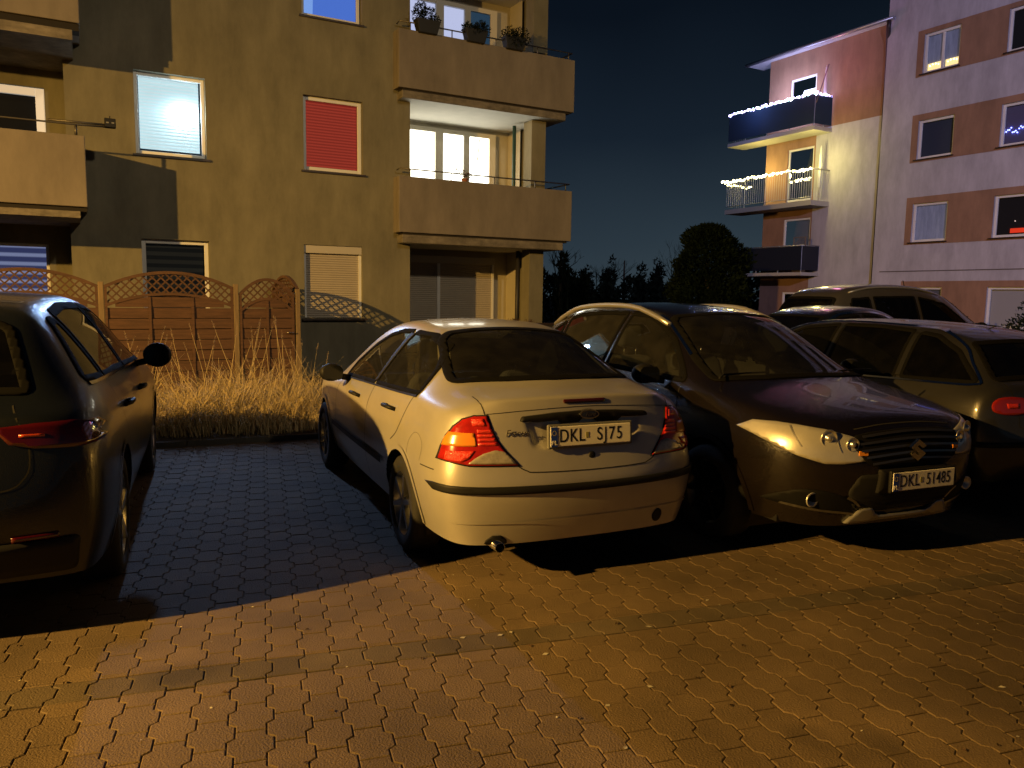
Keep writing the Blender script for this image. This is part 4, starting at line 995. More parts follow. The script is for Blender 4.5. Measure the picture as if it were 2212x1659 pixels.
def window(root, x0, x1, z0, z1, y, out=-1, fw=.075, mull=(), fill=None, sill=True, frame=pvc, name='window', glassm=None, label=None, sillover=.05, sillout=.16, trans=None):
    "frame with a pane, whatever hangs behind it, and a sill. out = direction to the street"
    yo = y+out*.03; yi = y-out*.03; a, b = sorted((yo, yi))
    m = MB(); m.box(x0, x0+fw, a, b, z0, z1); m.box(x1-fw, x1, a, b, z0, z1); m.box(x0+fw, x1-fw, a, b, z1-fw, z1); m.box(x0+fw, x1-fw, a, b, z0, z0+fw)
    for q in mull: m.box(q-fw*.55, q+fw*.55, a+.004, b-.004, z0+fw, z1-fw)
    # sash
    f = m.build(name, frame, root, weld=False)
    bevel(f, .006, 1)
    if label: f['label'] = label
    gy = y
    MB().add([(x0+fw, gy, z0+fw), (x1-fw, gy, z0+fw), (x1-fw, gy, z1-fw), (x0+fw, gy, z1-fw)], [(0, 1, 2, 3)]).build('pane', glassm or glassw, f)
    if fill: 
        fy = y-out*.07
        MB().add([(x0+fw*.5, fy, z0+fw*.5), (x1-fw*.5, fy, z0+fw*.5), (x1-fw*.5, fy, z1-fw*.5), (x0+fw*.5, fy, z1-fw*.5)], [(0, 1, 2, 3)]).build('blind' if fill is not darkroom else 'dark_interior', fill, f)
    if sill:
        s0, s1 = sorted((y+out*.03, y+out*sillout)); o = MB().box(x0-sillover, x1+sillover, s0, s1, z0-.045, z0-.012).build('window_sill', sillm, f)
    return f
def stripes(name, c1, c2, n, emit=0, soft=.12, duty=.5, rough=.7):
    "fabric or slats in level bands, n bands a metre"
    m = bpy.data.materials.new(name); m.use_nodes = True; nt = m.node_tree; b = nt.nodes['Principled BSDF']; b.inputs['Roughness'].default_value = rough
    tc = N(nt, 'ShaderNodeTexCoord'); s = N(nt, 'ShaderNodeSeparateXYZ'); nt.links.new(tc.outputs['Object'], s.inputs[0])
    mu = N(nt, 'ShaderNodeMath', operation='MULTIPLY'); mu.inputs[1].default_value = n; nt.links.new(s.outputs['Z'], mu.inputs[0])
    fr = N(nt, 'ShaderNodeMath', operation='FRACT'); nt.links.new(mu.outputs[0], fr.inputs[0]); r = N(nt, 'ShaderNodeValToRGB'); nt.links.new(fr.outputs[0], r.inputs[0])
    e = r.color_ramp.elements; e[0].position = max(0.001, duty-soft); e[0].color = (*c1, 1); e[1].position = duty; e[1].color = (*c2, 1)
    x = r.color_ramp.elements.new(min(.999, 1-soft)); x.color = (*c2, 1); x = r.color_ramp.elements.new(1.0); x.color = (*c1, 1)
    nt.links.new(r.outputs[0], b.inputs['Base Color'])
    if emit: nt.links.new(r.outputs[0], b.inputs['Emission Color']); b.inputs['Emission Strength'].default_value = emit
    return m
def bumpstripes(m, n, strength=.6, dist=.01):
    nt = m.node_tree; b = nt.nodes['Principled BSDF']; tc = N(nt, 'ShaderNodeTexCoord'); wv = N(nt, 'ShaderNodeTexWave', wave_type='BANDS', bands_direction='Z'); wv.inputs['Scale'].default_value = n
    nt.links.new(tc.outputs['Object'], wv.inputs['Vector']); bp = N(nt, 'ShaderNodeBump'); bp.inputs['Strength'].default_value = strength; bp.inputs['Distance'].default_value = dist
    nt.links.new(wv.outputs['Fac'], bp.inputs['Height']); nt.links.new(bp.outputs[0], b.inputs['Normal'])
bumpstripes(shutterm, 7.5, .9, .012)
# ---------------------------------------------------------------- ochre block on the left (frame: x along its front, y into it)
LB = thing('apartment_building', 'ochre rendered apartment block with walled balconies behind the garden fence', 'building', (-2.415, 15.26, 0), FACE_A)
HOL = [(-4.34, -3.25, 3.84, 5.16), (-1.60, -.50, 3.82, 5.13), (-1.60, -.50, 6.50, 7.80), (-4.32, -3.24, 6.52, 7.82), (-4.31, -3.25, 1.15, 2.46), (-1.62, -.52, 1.15, 2.48)]
OPN = [(.44, 3.14, 0.0, 2.58), (.44, 3.14, 2.76, 5.25), (.44, 3.14, 5.43, 7.95)]
TOPZ = 10.6
wall_with_holes(-5.33, 3.48, 0, TOPZ, 0, HOL+OPN, .16).build('facade_wall', stucco, LB)
# thickness behind the loggia openings, right gable
m = MB(); m.add([(3.48, 0, 0), (3.48, 9, 0), (3.48, 9, TOPZ), (3.48, 0, TOPZ)], [(0, 1, 2, 3)]); m.build('gable_wall', stucco, LB)
MB().box(3.14, 3.476, .16, .33, 0, TOPZ-.1).build('corner_pillar', stucco, LB)
LOGY = 1.5
lgm = mat('loggia_render', (.48, .44, .34), .9, noise_amt=.12, noise_scale=2, bump=.15, bump_scale=200)
for k, (z0, z1) in enumerate(((0, 2.58), (2.72, 5.25), (5.40, 7.95))):
    b = MB(); b.add([(.28, LOGY, z0), (3.476, LOGY, z0), (3.476, LOGY, z1), (.28, LOGY, z1)], [(0, 1, 2, 3)])
    b.add([(.44, .16, z0), (.44, LOGY, z0), (.44, LOGY, z1), (.44, .16, z1)], [(0, 1, 2, 3)])
    # right cheek of the loggia stays open beyond the pillar
    b.add([(3.40, .95, z0), (3.40, LOGY, z0), (3.40, LOGY, z1), (3.40, .95, z1)], [(0, 1, 2, 3)])
    b.build('loggia_wall', lgm, LB)
ceilm = mat('ceiling_white', (.62, .60, .54), .9, noise_amt=.1)
for z in (2.58, 5.25, 7.95):
    MB().add([(.18, -.28, z-.001), (3.8, -.28, z-.001), (3.8, LOGY, z-.001), (.18, LOGY, z-.001)], [(3, 2, 1, 0)]).build('loggia_ceiling', ceilm, LB)
for zb, zt, zp0, zp1 in ((2.58, 2.735, 2.775, 3.82), (5.25, 5.395, 5.43, 6.48)):
    s_ = MB().box(.18, 3.80, -.27, 1.45, zb, zt).build('balcony_slab', slabm, LB); bevel(s_, .012, 1)
    MB().box(.20, 3.9, -.25, .05, zt, zp0).build('shadow_joint', mat('joint_black', (.02, .015, .01), .9), LB)
    # parapet: front, two returns
    f = MB().box(.10, 3.98, -.30, -.18, zp0, zp1).build('balcony_parapet', stucco2, LB); bevel(f, .012, 2)
    MB().box(.10, .22, -.179, -.002, zp0, zp1-.004).build('balcony_parapet', stucco2, LB)
    MB().box(3.86, 3.98, -.179, 1.2, zp0, zp1-.004).build('balcony_parapet', stucco2, LB)
    r = bpy.data.objects.new('balcony_railing', None); COL.objects.link(r); r.parent = LB
    MB().tube([(.14, -.1, zp1+.13), (.14, -.24, zp1+.145), (3.94, -.24, zp1+.145), (3.92, 1.1, zp1+.145)], .014, 8).build('handrail', mat('rail_steel', (.13, .12, .11), .5, .8), r)
    for x in (.35, 1.2, 2.15, 3.1, 3.85): MB().tube([(x, -.24, zp1-.02), (x, -.24, zp1+.14)], .011, 6).build('baluster', bpy.data.materials['rail_steel'], r)
# downpipe in the ground loggia
MB().tube([(3.05, .35, 2.56), (3.05, .35, .1)], .045, 10).build('downpipe', mat('dark_pipe', (.02, .018, .016), .5), LB)
MB().tube([(3.03, .55, 5.2), (3.03, .55, 2.8)], .04, 10).build('downpipe', mat('green_pipe', (.015, .05, .04), .5), LB)
# windows
WY = .12
blindw = translucent('cool_blind', (.62, .74, .80))
f = window(LB, -4.34, -3.25, 3.84, 5.16, WY, fw=.06, fill=None, frame=mat('lit_white_frame', (.82, .82, .80), .4), label='lit window with pale slatted blind')
sl = MB()
for k in range(22):
    z = 3.95+k*.053
    sl.add([(-4.26, WY+.09, z), (-3.33, WY+.09, z), (-3.33, WY+.10, z+.056), (-4.26, WY+.10, z+.056)], [(0, 1, 2, 3)])
sl.build('slatted_blind', stripes('pleated_blind', (.50, .66, .70), (.60, .76, .80), 19, emit=.86, soft=.3), f)
lampg = emis('cool_bulb', (.80, .95, 1.0), 60)
MB().ball((-3.56, WY+.055, 4.55), .030, 12, 8, sz=1.1).build('bulb', lampg, f)
MB().lathe([(4.02, .105), (4.16, .085)], 24, 'Z', (-3.52, WY+.40, 0)).build('lamp_shade', emis('shade_glow', (.85, .95, 1), 1.5), f)
window(LB, -1.60, -.50, 3.82, 5.13, WY, fw=.07, fill=stripes('red_blind', (.36, .035, .02), (.55, .062, .035), 19, emit=.45, soft=.25), label='window with closed red blind')
window(LB, -1.60, -.52, 6.50, 7.80, WY, fw=.06, fill=emis('blue_curtain', (.075, .17, .62), 1.0), label='window glowing blue')
MB().add([(-1.54, WY+.065, 6.56), (-1.36, WY+.065, 6.56), (-1.33, WY+.065, 7.7), (-1.54, WY+.065, 7.7)], [(0, 1, 2, 3)]).build('curtain', emis('pale_blue_curtain', (.20, .36, .80), 1.0), LB)
window(LB, -4.32, -3.24, 6.52, 7.82, WY, fill=darkroom)
window(LB, -4.31, -3.25, 1.15, 2.46, WY, fw=.07, fill=stripes('zebra_blind', (.02, .02, .018), (.11, .105, .085), 7.5, soft=.06), label='dark window with day and night blind')
def shutter(x0, x1, z0, z1, y, sill=True, mid=None):
    o = bpy.data.objects.new('roller_shutter', None); COL.objects.link(o); o.parent = LB
    b = MB().box(x0, x1, y-.07, y+.08, z1-.15, z1).build('shutter_box', mat('shutter_box', (.45, .42, .36), .5), o); bevel(b, .01, 2)
    MB().add([(x0+.05, y, z0), (x1-.05, y, z0), (x1-.05, y, z1-.15), (x0+.05, y, z1-.15)], [(0, 1, 2, 3)]).build('shutter_curtain', shutterm, o)
    for a, c in ((x0, x0+.05), (x1-.05, x1)): MB().box(a, c, y-.025, y+.02, z0, z1-.152).build('guide_rail', pvc, o)
    if mid: MB().box(mid-.035, mid+.035, y-.03, y+.02, z0, z1-.152).build('guide_rail', pvc, o)
    if sill: MB().box(x0-.06, x1+.06, y-.20, y, z0-.05, z0-.015).build('window_sill', sillm, o)
shutter(-1.62, -.52, 1.15, 2.48, .10)
shutter(.62, 3.02, .35, 2.44, LOGY-.08, sill=False, mid=1.66)
for (zz, em1) in ((2.80, None), (5.52, None)):
    pass
warmw = emis('bright_room', (1.0, .93, .74), 5.2)
coolw = emis('violet_room', (.62, .66, .95), .85)
def balcony_window(z0, z1, fill, right_dark=False):
    f = bpy.data.objects.new('balcony_window', None); COL.objects.link(f); f.parent = LB
    x0, x1 = .55, 3.03; y = LOGY-.05
    m = MB(); ys = (y-.04, y+.03)
    m.box(x0, x1, *ys, z1-.09, z1); m.box(x0, x1, *ys, z0, z0+.08)
    for a, c in ((x0, x0+.08), (1.58, 1.76), (2.25, 2.39), (2.88, x1)): m.box(a, c, ys[0]-.003, ys[1]+.003, z0, z1-.002)
    m.build('window_frame', mat('cream_frame', (.66, .62, .52), .45), f)
    for a, c, k in ((x0+.08, 1.58, 0), (1.76, 2.25, 1), (2.39, 2.88, 2)):
        MB().add([(a, y, z0+.08), (c, y, z0+.08), (c, y, z1-.09), (a, y, z1-.09)], [(0, 1, 2, 3)]).build('pane', glassw, f)
        MB().add([(a-.02, y+.025, z0+.06), (c+.02, y+.025, z0+.06), (c+.02, y+.025, z1-.07), (a-.02, y+.025, z1-.07)], [(0, 1, 2, 3)]).build('curtain', fill if not (right_dark and k == 2) else mat('teal_dark_room', (.02, .05, .09), .8, emit=(.02, .05, .09), estr=.8), f)
    return f
balcony_window(2.80, 5.15, warmw); balcony_window(5.52, 7.78, coolw, True)
MB().tube([(2.62, LOGY-.11, 5.02), (2.60, LOGY-.11, 4.8), (2.57, LOGY-.11, 4.55)], .012, 6).build('window_handle', mat('bronze', (.2, .14, .05), .4, 1), LB)
# loggia back wall left: recess in the left end of the block
RW = [(-9.2, -5.64, 3.0, 4.87), (-6.23, -5.66, 1.1, 2.33)]
wall_with_holes(-12, -5.33, 0, TOPZ, .9, [(-7.4, -5.62, 2.85, 4.88), (-7.0, -5.66, 1.1, 2.35)], .15).build('recess_wall', stucco, LB)
MB().add([(-5.33, 0, 0), (-5.33, .9, 0), (-5.33, .9, TOPZ), (-5.33, 0, TOPZ)], [(0, 1, 2, 3)]).build('recess_cheek', stucco, LB)
window(LB, -7.4, -5.62, 2.85, 4.88, 1.0, fw=.13, fill=darkroom, sill=False, frame=mat('glowing_frame', (.85, .84, .80), .4, emit=(.8, .78, .7), estr=.28), label='dark balcony door in white frame with an added glow')  # frame is no lamp; its brightness is an added glow
window(LB, -7.0, -5.66, 1.1, 2.35, 1.0, fw=.05, fill=stripes('blue_zebra', (.035, .042, .12), (.22, .25, .42), 6.8, emit=.75, soft=.16, duty=.6), label='window with lit blue striped blind')
for zb, zt, zp0, zp1 in ((2.65, 2.745, 2.81, 3.83), (5.16, 5.30, 5.40, 6.45)):
    s_ = MB().box(-12, -5.19, -1.17, .88, zb, zt).build('balcony_slab', slabm, LB)
    MB().box(-12, -5.10, -1.15, -.9, zt, zp0).build('shadow_joint', mat('joint_black2', (.015, .012, .01), .9), LB)
    f = MB().box(-12, -5.09, -1.20, -1.08, zp0, zp1).build('balcony_parapet', stucco2, LB); bevel(f, .012, 2)
    MB().box(-5.21, -5.09, -1.078, -.002, zp0, zp1-.004).build('balcony_parapet', stucco2, LB)
r = bpy.data.objects.new('balcony_railing', None); COL.objects.link(r); r.parent = LB
MB().tube([(-12, -1.14, 3.99), (-5.2, -1.14, 3.99), (-4.75, -1.14, 4.0)], .013, 8).tube([(-5.55, -1.14, 4.02), (-4.75, -1.14, 4.03)], .016, 6).build('handrail', bpy.data.materials['rail_steel'], r)
MB().tube([(-5.2, -1.14, 3.82), (-5.2, -1.14, 3.99)], .022, 6).build('baluster', bpy.data.materials['rail_steel'], r)
MB().tube([(-12, -1.14, 6.62), (-5.2, -1.14, 6.62)], .013, 8).build('handrail', bpy.data.materials['rail_steel'], r)
MB().add([(-12, 0, TOPZ), (3.48, 0, TOPZ), (3.48, 9, TOPZ), (-12, 9, TOPZ)], [(0, 1, 2, 3)]).build('roof', slabm, LB)
MB().box(.5-.0, .56, -.004, .002, 1.95, 2.1).build('vent_plate', mat('vent', (.2, .15, .07), .8), LB) if False else None
def LW(x, y, z=0): return (-2.415+x*cos(FACE_A)-y*sin(FACE_A), 15.26+x*sin(FACE_A)+y*cos(FACE_A), z)
t = thing('bird_feeder', 'small black box lantern on the rail end above the fence', 'lantern', LW(-4.75, -1.14, 3.99), FACE_A)
b = MB().box(-.075, .075, -.06, .06, .0, .13).build('housing', black, t); bevel(b, .006, 1)
MB().tube([(0, 0, .13), (0, 0, .17)], .008, 6).build('knob', black, t)
for q in (-1, 1): MB().box(q*.035-.018, q*.035+.018, -.063, -.0605, .055, .075).build('opening', mat('grey_slot', (.2, .2, .2), .7), t)
# light in the window throws on the empty bay
light('window_lamp_glow', 'SPOT', LW(-3.60, -.0, 4.5), 520, (.34, .54, 1.0), .10, target=(-1.9, 5.0, 0), size=radians(44), blend=1.0)
light('lit_room_glow', 'POINT', LW(-3.56, WY+.02, 4.56), 34, (.75, .92, 1.0), .03)
# ---------------------------------------------------------------- striped block on the right (frame: x along its front to the far end, y out to the street)
RB = thing('apartment_building', 'white apartment block with orange bands and rail balconies carrying string lights', 'building', (13.9, 25.0, 0), FACE_A+pi/2)
white_r = mat('white_render', (.50, .49, .555), .9, noise_amt=.15, noise_scale=.7, bump=.2, bump_scale=160, detail=9, stretch=(1, 1, .5))
orange_r = mat('orange_render', (.33, .19, .12), .9, noise_amt=.15, noise_scale=1.1, bump=.2, bump_scale=160, detail=9)
weather(white_r, .22); weather(orange_r, .22)
BY = .25      # the main block stands a little proud of the wing
wins = []
for z0, z1 in ((.85, 2.08), (3.54, 4.77), (6.18, 7.40), (8.86, 10.08), (11.5, 12.7)):
    wins += [(.20, 1.40, z0, z1), (-3.0, -1.22, z0, z1), (-6.2, -5.0, z0, z1)]
wb = wall_with_holes(-14, 2.74, 0, 14, BY, wins, .12, flip=-1); wb.add([(2.74, BY, 0), (2.74, -.0, 0), (2.74, 0, 14), (2.74, BY, 14)], [(0, 1, 2, 3)]); wb.build('main_wall', white_r, RB)
for z0, z1 in ((-.1, 2.27), (3.46, 4.98), (6.09, 7.60), (8.78, 10.22), (11.4, 12.85)):
    m = wall_with_holes(-14, 1.62, max(z0, 0), z1, BY+.012, [w_ for w_ in wins if z0 < w_[2] < z1], .02, flip=-1); m.build('orange_band', orange_r, RB)
MB().box(-14, 2.46, BY+.001, BY+.012, 2.585, 2.615).build('groove', mat('groove_grey', (.10, .09, .09), .9), RB)
WYR = BY-.10
dk_blue = mat('dusky_blind', (.045, .055, .10), .5); 
lace = mat('lace_curtain', (.40, .44, .60), .8, noise_amt=.45, noise_scale=2.4, bump=.5, bump_scale=9, stretch=(3, 1, .6), emit=(.25, .30, .55), estr=.10)
pale = mat('pale_blind', (.42, .41, .42), .8)
def rwin(x0, x1, z0, z1, fill, **k): return window(RB, x0, x1, z0, z1, WYR, out=1, fw=.075, fill=fill, frame=pvc, sillout=.20, **k)
rwin(.20, 1.40, 8.86, 10.08, lace, mull=(.80,), label='window with candle arches on its sill')
rwin(.20, 1.40, 6.18, 7.40, dk_blue); rwin(.20, 1.40, 3.54, 4.77, lace, label='window with draped white curtain'); rwin(.20, 1.40, .85, 2.08, mat('lower_blind', (.12, .12, .16), .7))
rwin(-3.0, -1.22, 8.86, 10.08, darkroom); rwin(-3.0, -1.22, 6.18, 7.40, mat('violet_curtain', (.12, .11, .22), .8)); rwin(-3.0, -1.22, 3.54, 4.77, darkroom, label='dark window with red glow low inside'); rwin(-3.0, -1.22, .85, 2.08, pale)
for z0, z1 in ((.85, 2.08), (3.54, 4.77), (6.18, 7.40), (8.86, 10.08), (11.5, 12.7)): rwin(-6.2, -5.0, z0, z1, darkroom)
rwin(.20, 1.40, 11.5, 12.7, darkroom); rwin(-3.0, -1.22, 11.5, 12.7, darkroom)
# wing: one wall plane, orange attic storey, orange balcony bays, white stair bay
EV = 10.86
ww = [(5.78, 7.0, 8.30, 9.94), (5.72, 6.96, 5.35, 7.33), (5.70, 7.0, 2.75, 4.70), (5.75, 6.9, .4, 1.9)]
wall_with_holes(2.75, 5.65, 0, 7.90, 0, [], .1, flip=-1).build('stair_wall', white_r, RB)
wall_with_holes(2.75, 8.06, 7.90, EV, 0, [ww[0]], .1, flip=-1).build('attic_wall', orange_r, RB)
wall_with_holes(5.65, 8.06, 0, 7.90, 0, ww[1:], .1, flip=-1).build('bay_wall', orange_r, RB)
MB().add([(8.06, 0, 0), (8.06, -8, 0), (8.06, -8, EV), (8.06, 0, EV)], [(0, 1, 2, 3)]).build('gable_wall', orange_r, RB)
MB().add([(-14, BY, 14), (2.74, BY, 14), (2.74, -9, 14), (-14, -9, 14)], [(0, 1, 2, 3)]).build('roof', slabm, RB)
ev = MB().box(2.5, 9.0, -.6, .38, EV, EV+.06).build('eave_board', mat('eave_white', (.55, .56, .62), .5), RB)
MB().tube([(2.45, .40, EV+.02), (9.0, .40, EV+.02)], .065, 8).build('gutter', mat('zinc', (.42, .42, .48), .35, .6), RB)
MB().add([(2.5, -.6, EV+.061), (9.0, -.6, EV+.061), (9.0, -5, EV+1.6), (2.5, -5, EV+1.6)], [(0, 1, 2, 3)]).build('wing_roof', mat('roof_dark', (.02, .02, .025), .7), RB)
MB().tube([(2.62, .40, EV-.02), (2.64, .38, EV-.25), (2.80, .14, EV-.6), (2.80, .10, EV-1.2), (2.80, .10, .05)], .07, 10).build('drainpipe', mat('pipe_dark', (.03, .018, .02), .45), RB)
window(RB, 5.78, 7.0, 8.30, 9.94, -.07, out=1, fill=mat('attic_curtain', (.15, .24, .36), .7), frame=pvc, sill=False)
window(RB, 5.72, 6.96, 5.35, 7.33, -.07, out=1, fill=mat('mid_curtain', (.08, .085, .07), .7), frame=pvc, sill=False)
window(RB, 5.70, 7.0, 2.75, 4.70, -.07, out=1, fill=mat('low_curtain', (.25, .24, .30), .7), frame=pvc, sill=False)
window(RB, 5.75, 6.9, .4, 1.9, -.07, out=1, fill=darkroom, frame=pvc, sill=True)
railm = mat('balcony_steel', (.34, .34, .36), .4, .7)
def rail_balcony(zs0, zs1, ztop, x0, x1, screen=None, dep=.95):
    s_ = MB().box(x0, x1, .003, dep, zs0, zs1).build('balcony_slab', mat('slab_grey', (.40, .38, .34), .8), RB); 
    r = bpy.data.objects.new('balcony_railing', None); COL.objects.link(r); r.parent = RB
    yf = dep-.04
    MB().tube([(x0+.04, .02, ztop), (x0+.04, yf, ztop), (x1-.04, yf, ztop), (x1-.04, .02, ztop)], .022, 8).build('handrail', railm, r)
    MB().tube([(x0+.04, yf, zs1+.12), (x1-.04, yf, zs1+.12)], .012, 6).build('bottom_rail', railm, r)
    n = int((x1-x0)/.11); k = 0
    for i in range(n+1):
        x = x0+.04+(x1-x0-.08)*i/n
        big = i % 10 == 0
        MB().tube([(x, yf, zs1-.12 if big else zs1+.12), (x, yf, ztop)], .018 if big else .007, 6, cap=False).build('post' if big else 'baluster', railm, r)
    for i in range(1, 8):
        for x in (x0+.04, x1-.04):
            y = yf*i/8; MB().tube([(x, y, zs1+.12), (x, y, ztop)], .007, 5, cap=False).build('baluster', railm, r)
    if screen:
        MB().box(x0+.02, x1-.02, yf+.025, yf+.035, zs1+.08, ztop-.03).build('privacy_screen', screen, r)
        MB().box(x0+.005, x0+.018, .05, yf, zs1+.08, ztop-.03).build('privacy_screen', screen, r)
    return r
rail_balcony(7.68, 7.82, 8.93, 4.98, 9.25, translucent('smoke_screen', (.07, .11, .16)))
rail_balcony(5.02, 5.20, 6.32, 4.93, 9.25)
rail_balcony(2.50, 2.62, 3.60, 5.20, 9.1, mat('navy_screen', (.006, .009, .022), .6))
def RW_(x, y, z): a = FACE_A+pi/2; return Vector((13.9+x*cos(a)-y*sin(a), 25.0+x*sin(a)+y*cos(a), z))
# string lights
def strings(name, label, path, cols, n, r, jitter, seed, droop=0):
    rnd = random.Random(seed); root = thing(name, label, 'string lights', path[0], 0, 'string lights on the balconies')
    P = [Vector(p) for p in path]; L = [0]
    for a, b in zip(P, P[1:]): L.append(L[-1]+(b-a).length)
    def at(s):
        for i in range(len(P)-1):
            if s <= L[i+1] or i == len(P)-2: return P[i].lerp(P[i+1], (s-L[i])/(L[i+1]-L[i]))
    pts = []; ms = {}; protos = {}
    for k in range(n):
        p = at(L[-1]*k/(n-1)); p = p+Vector((rnd.uniform(-1, 1)*jitter, rnd.uniform(-1, 1)*jitter, rnd.uniform(-1, 1)*jitter-droop*abs(sin(k*.7)))); pts.append(p-P[0])
    MB().tube(pts, .006, 5).build('wire', black, root)
    for k, p in enumerate(pts):
        c = rnd.choice(cols)
        if c not in protos:
            o = MB().ball((0, 0, 0), r, 8, 6).build('bulb', emis('bulb_light', c[0], c[1]), root); protos[c] = o
        else: o = protos[c].copy(); COL.objects.link(o)
        o.parent = root; o.location = p+Vector((0, 0, -.012)); s = rnd.uniform(.7, 1.35); o.scale = (s, s, s)
    return root
zt = 8.95
strings('string_lights', 'dense white and violet string lights on the top balcony handrail', [RW_(9.21, .91, zt), RW_(5.02, .91, zt), RW_(5.02, .1, zt)],
        [((.60, .62, 1.0), 12), ((.95, .92, 1.0), 15), ((.65, .45, 1.0), 7), ((.5, .95, 1.0), 7), ((.45, .4, 1.0), 7)], 96, .040, .045, 3)
strings('string_lights', 'short blue and violet light chain hanging below the top balcony handrail', [RW_(9.2, .88, zt-.12), RW_(8.4, .88, zt-.30), RW_(7.5, .88, zt-.62), RW_(7.1, .88, zt-.75)],
        [((.35, .3, 1.0), 6), ((.6, .5, 1.0), 7)], 22, .022, .02, 4)
strings('string_lights', 'warm yellow string lights on the middle balcony handrail', [RW_(9.5, .93, 6.33), RW_(7.5, .93, 6.34), RW_(5.0, .93, 6.33)],
        [((1.0, .82, .34), 10), ((1.0, .92, .55), 11)], 78, .034, .045, 5)
strings('string_lights', 'few yellow lights hanging at the far end of the middle balcony', [RW_(9.2, .92, 6.2), RW_(8.6, .92, 6.1), RW_(8.1, .92, 5.95), RW_(7.9, .92, 5.98)],
        [((1.0, .85, .35), 9)], 12, .032, .03, 6)
a = thing('string_lights', 'blue string lights inside the window right of the dark blind', 'string lights', RW_(-1.4, WYR-.02, 6.6), 0, 'string lights on the balconies')
rnd = random.Random(9); pts = []
for k in range(34):
    x = -1.32-1.5*k/33; pts.append(RW_(x, WYR-.04, 6.62+.07*sin(k*.8)+rnd.uniform(-.05, .05)+.08*k/33)-RW_(-1.4, WYR-.02, 6.6))
MB().tube(pts, .005, 5).build('wire', black, a); bm_ = emis('blue_bulb', (.22, .26, 1.0), 7); b0 = None
for p in pts:
    if b0 is None: o = b0 = MB().ball((0, 0, 0), .020, 8, 6).build('bulb', bm_, a)
    else: o = b0.copy(); COL.objects.link(o)
    o.parent = a; o.location = p
light('violet_string_glow', 'AREA', RW_(6.6, .80, 9.05), 60, (.62, .62, 1.0), size=1.6, target=RW_(6.6, -.2, 9.4))
light('pink_string_glow', 'POINT', RW_(4.6, 1.6, 9.6), 38, (1.0, .25, .48), .3)
light('blue_string_glow', 'POINT', RW_(7.6, 1.7, 9.0), 45, (.30, .38, 1.0), .1)
light('yellow_string_glow', 'POINT', RW_(7.8, .80, 6.55), 80, (1.0, .80, .22), .15)
light('yellow_string_glow', 'POINT', RW_(4.9, 1.2, 6.6), 95, (1.0, .84, .25), .2)
# candle arches in the upper window
for x, lab in ((1.09, 'left candle arch glowing on the upper window sill of the white block'), (.50, 'right candle arch glowing on the upper window sill of the white block')):
    t = thing('candle_arch', lab, 'candle arch', RW_(x, WYR-.035, 8.95), FACE_A+pi/2, 'candle arches in the upper window')
    MB().box(-.22, .22, -.012, .012, -.01, .21).build('glowing_panel', mat('warm_panel', (1, .8, .4), .5, emit=(1.0, .72, .30), estr=1.25, noise_amt=.6, noise_scale=11), t)
    for q in (-.14, -.05, .05, .14): MB().ball((q, .02, .12+.05*cos(q*9)), .018, 8, 6).build('flame', emis('candle_flame', (1, .88, .55), 6), t)
t = thing('string_lights', 'red glowing lamp row low inside the dark first floor window', 'window light', RW_(-1.9, WYR-.03, 3.66), FACE_A+pi/2)
MB().box(-.9, .22, -.01, .01, 0, .13).build('glowing_strip', emis('red_glow', (1.0, .055, .02), .75), t); MB().ball((.10, 0, .34), .014, 8, 6).build('reflection', emis('small_glint', (1, .7, .6), 1.5), t)
# things on the balconies
t = thing('parasol', 'closed white parasol standing on the top balcony', 'parasol', RW_(5.12, .3, 7.82), 0)
MB().tube([(0, 0, 0), (0, 0, 2.15)], .02, 8).build('pole', pvc, t); MB().lathe([(1.0, .05), (1.3, .06), (2.1, .025), (2.2, .004)], 12, 'Z').build('folded_canopy', mat('parasol_cloth', (.6, .6, .62), .9), t)
t = thing('flag_pole', 'slanted flag pole at the corner of the top balcony', 'flag pole', RW_(4.98, .9, 8.6), 0)
MB().tube([(0, 0, 0), tuple(RW_(4.35, 1.1, 9.75)-RW_(4.98, .9, 8.6))], .016, 8).build('pole', mat('pole_dark', (.10, .06, .10), .5), t)
t = thing('parasol', 'closed pale parasol standing on the middle balcony', 'parasol', RW_(5.1, .35, 5.2), 0)
MB().tube([(0, 0, 0), (0, 0, 1.9)], .02, 8).build('pole', pvc, t); MB().lathe([(.5, .06), (1.0, .075), (1.9, .03), (2.0, .004)], 12, 'Z').build('folded_canopy', bpy.data.materials['parasol_cloth'], t)
t = thing('trellis_screen', 'wooden lattice screen on the lowest balcony of the white block', 'trellis', RW_(5.5, .75, 2.64), FACE_A+pi/2)
m = MB()
for k in range(-7, 12):
    for sgn in (-1, 1):
        x0_, x1_ = k*.11, k*.11+sgn*1.25
        a0, a1 = Vector((x0_, 0, 0)), Vector((x1_, 0, 1.25))
        ts = [tt/20 for tt in range(21) if -.26 < (a0.lerp(a1, tt/20)).x < .26]
        if len(ts) > 1: m.bar(a0.lerp(a1, ts[0])+Vector((0, sgn*.006, 0)), a0.lerp(a1, ts[-1])+Vector((0, sgn*.006, 0)), .022, .01, up=(0, 1, 0))
m.build('lattice', mat('grey_wood', (.16, .12, .10), .8), t)
fr = MB(); fr.box(-.28, -.25, -.02, .02, 0, 1.28); fr.box(.25, .28, -.02, .02, 0, 1.28); fr.box(-.25, .25, -.02, .02, 1.25, 1.28); fr.build('frame', bpy.data.materials['grey_wood'], t)

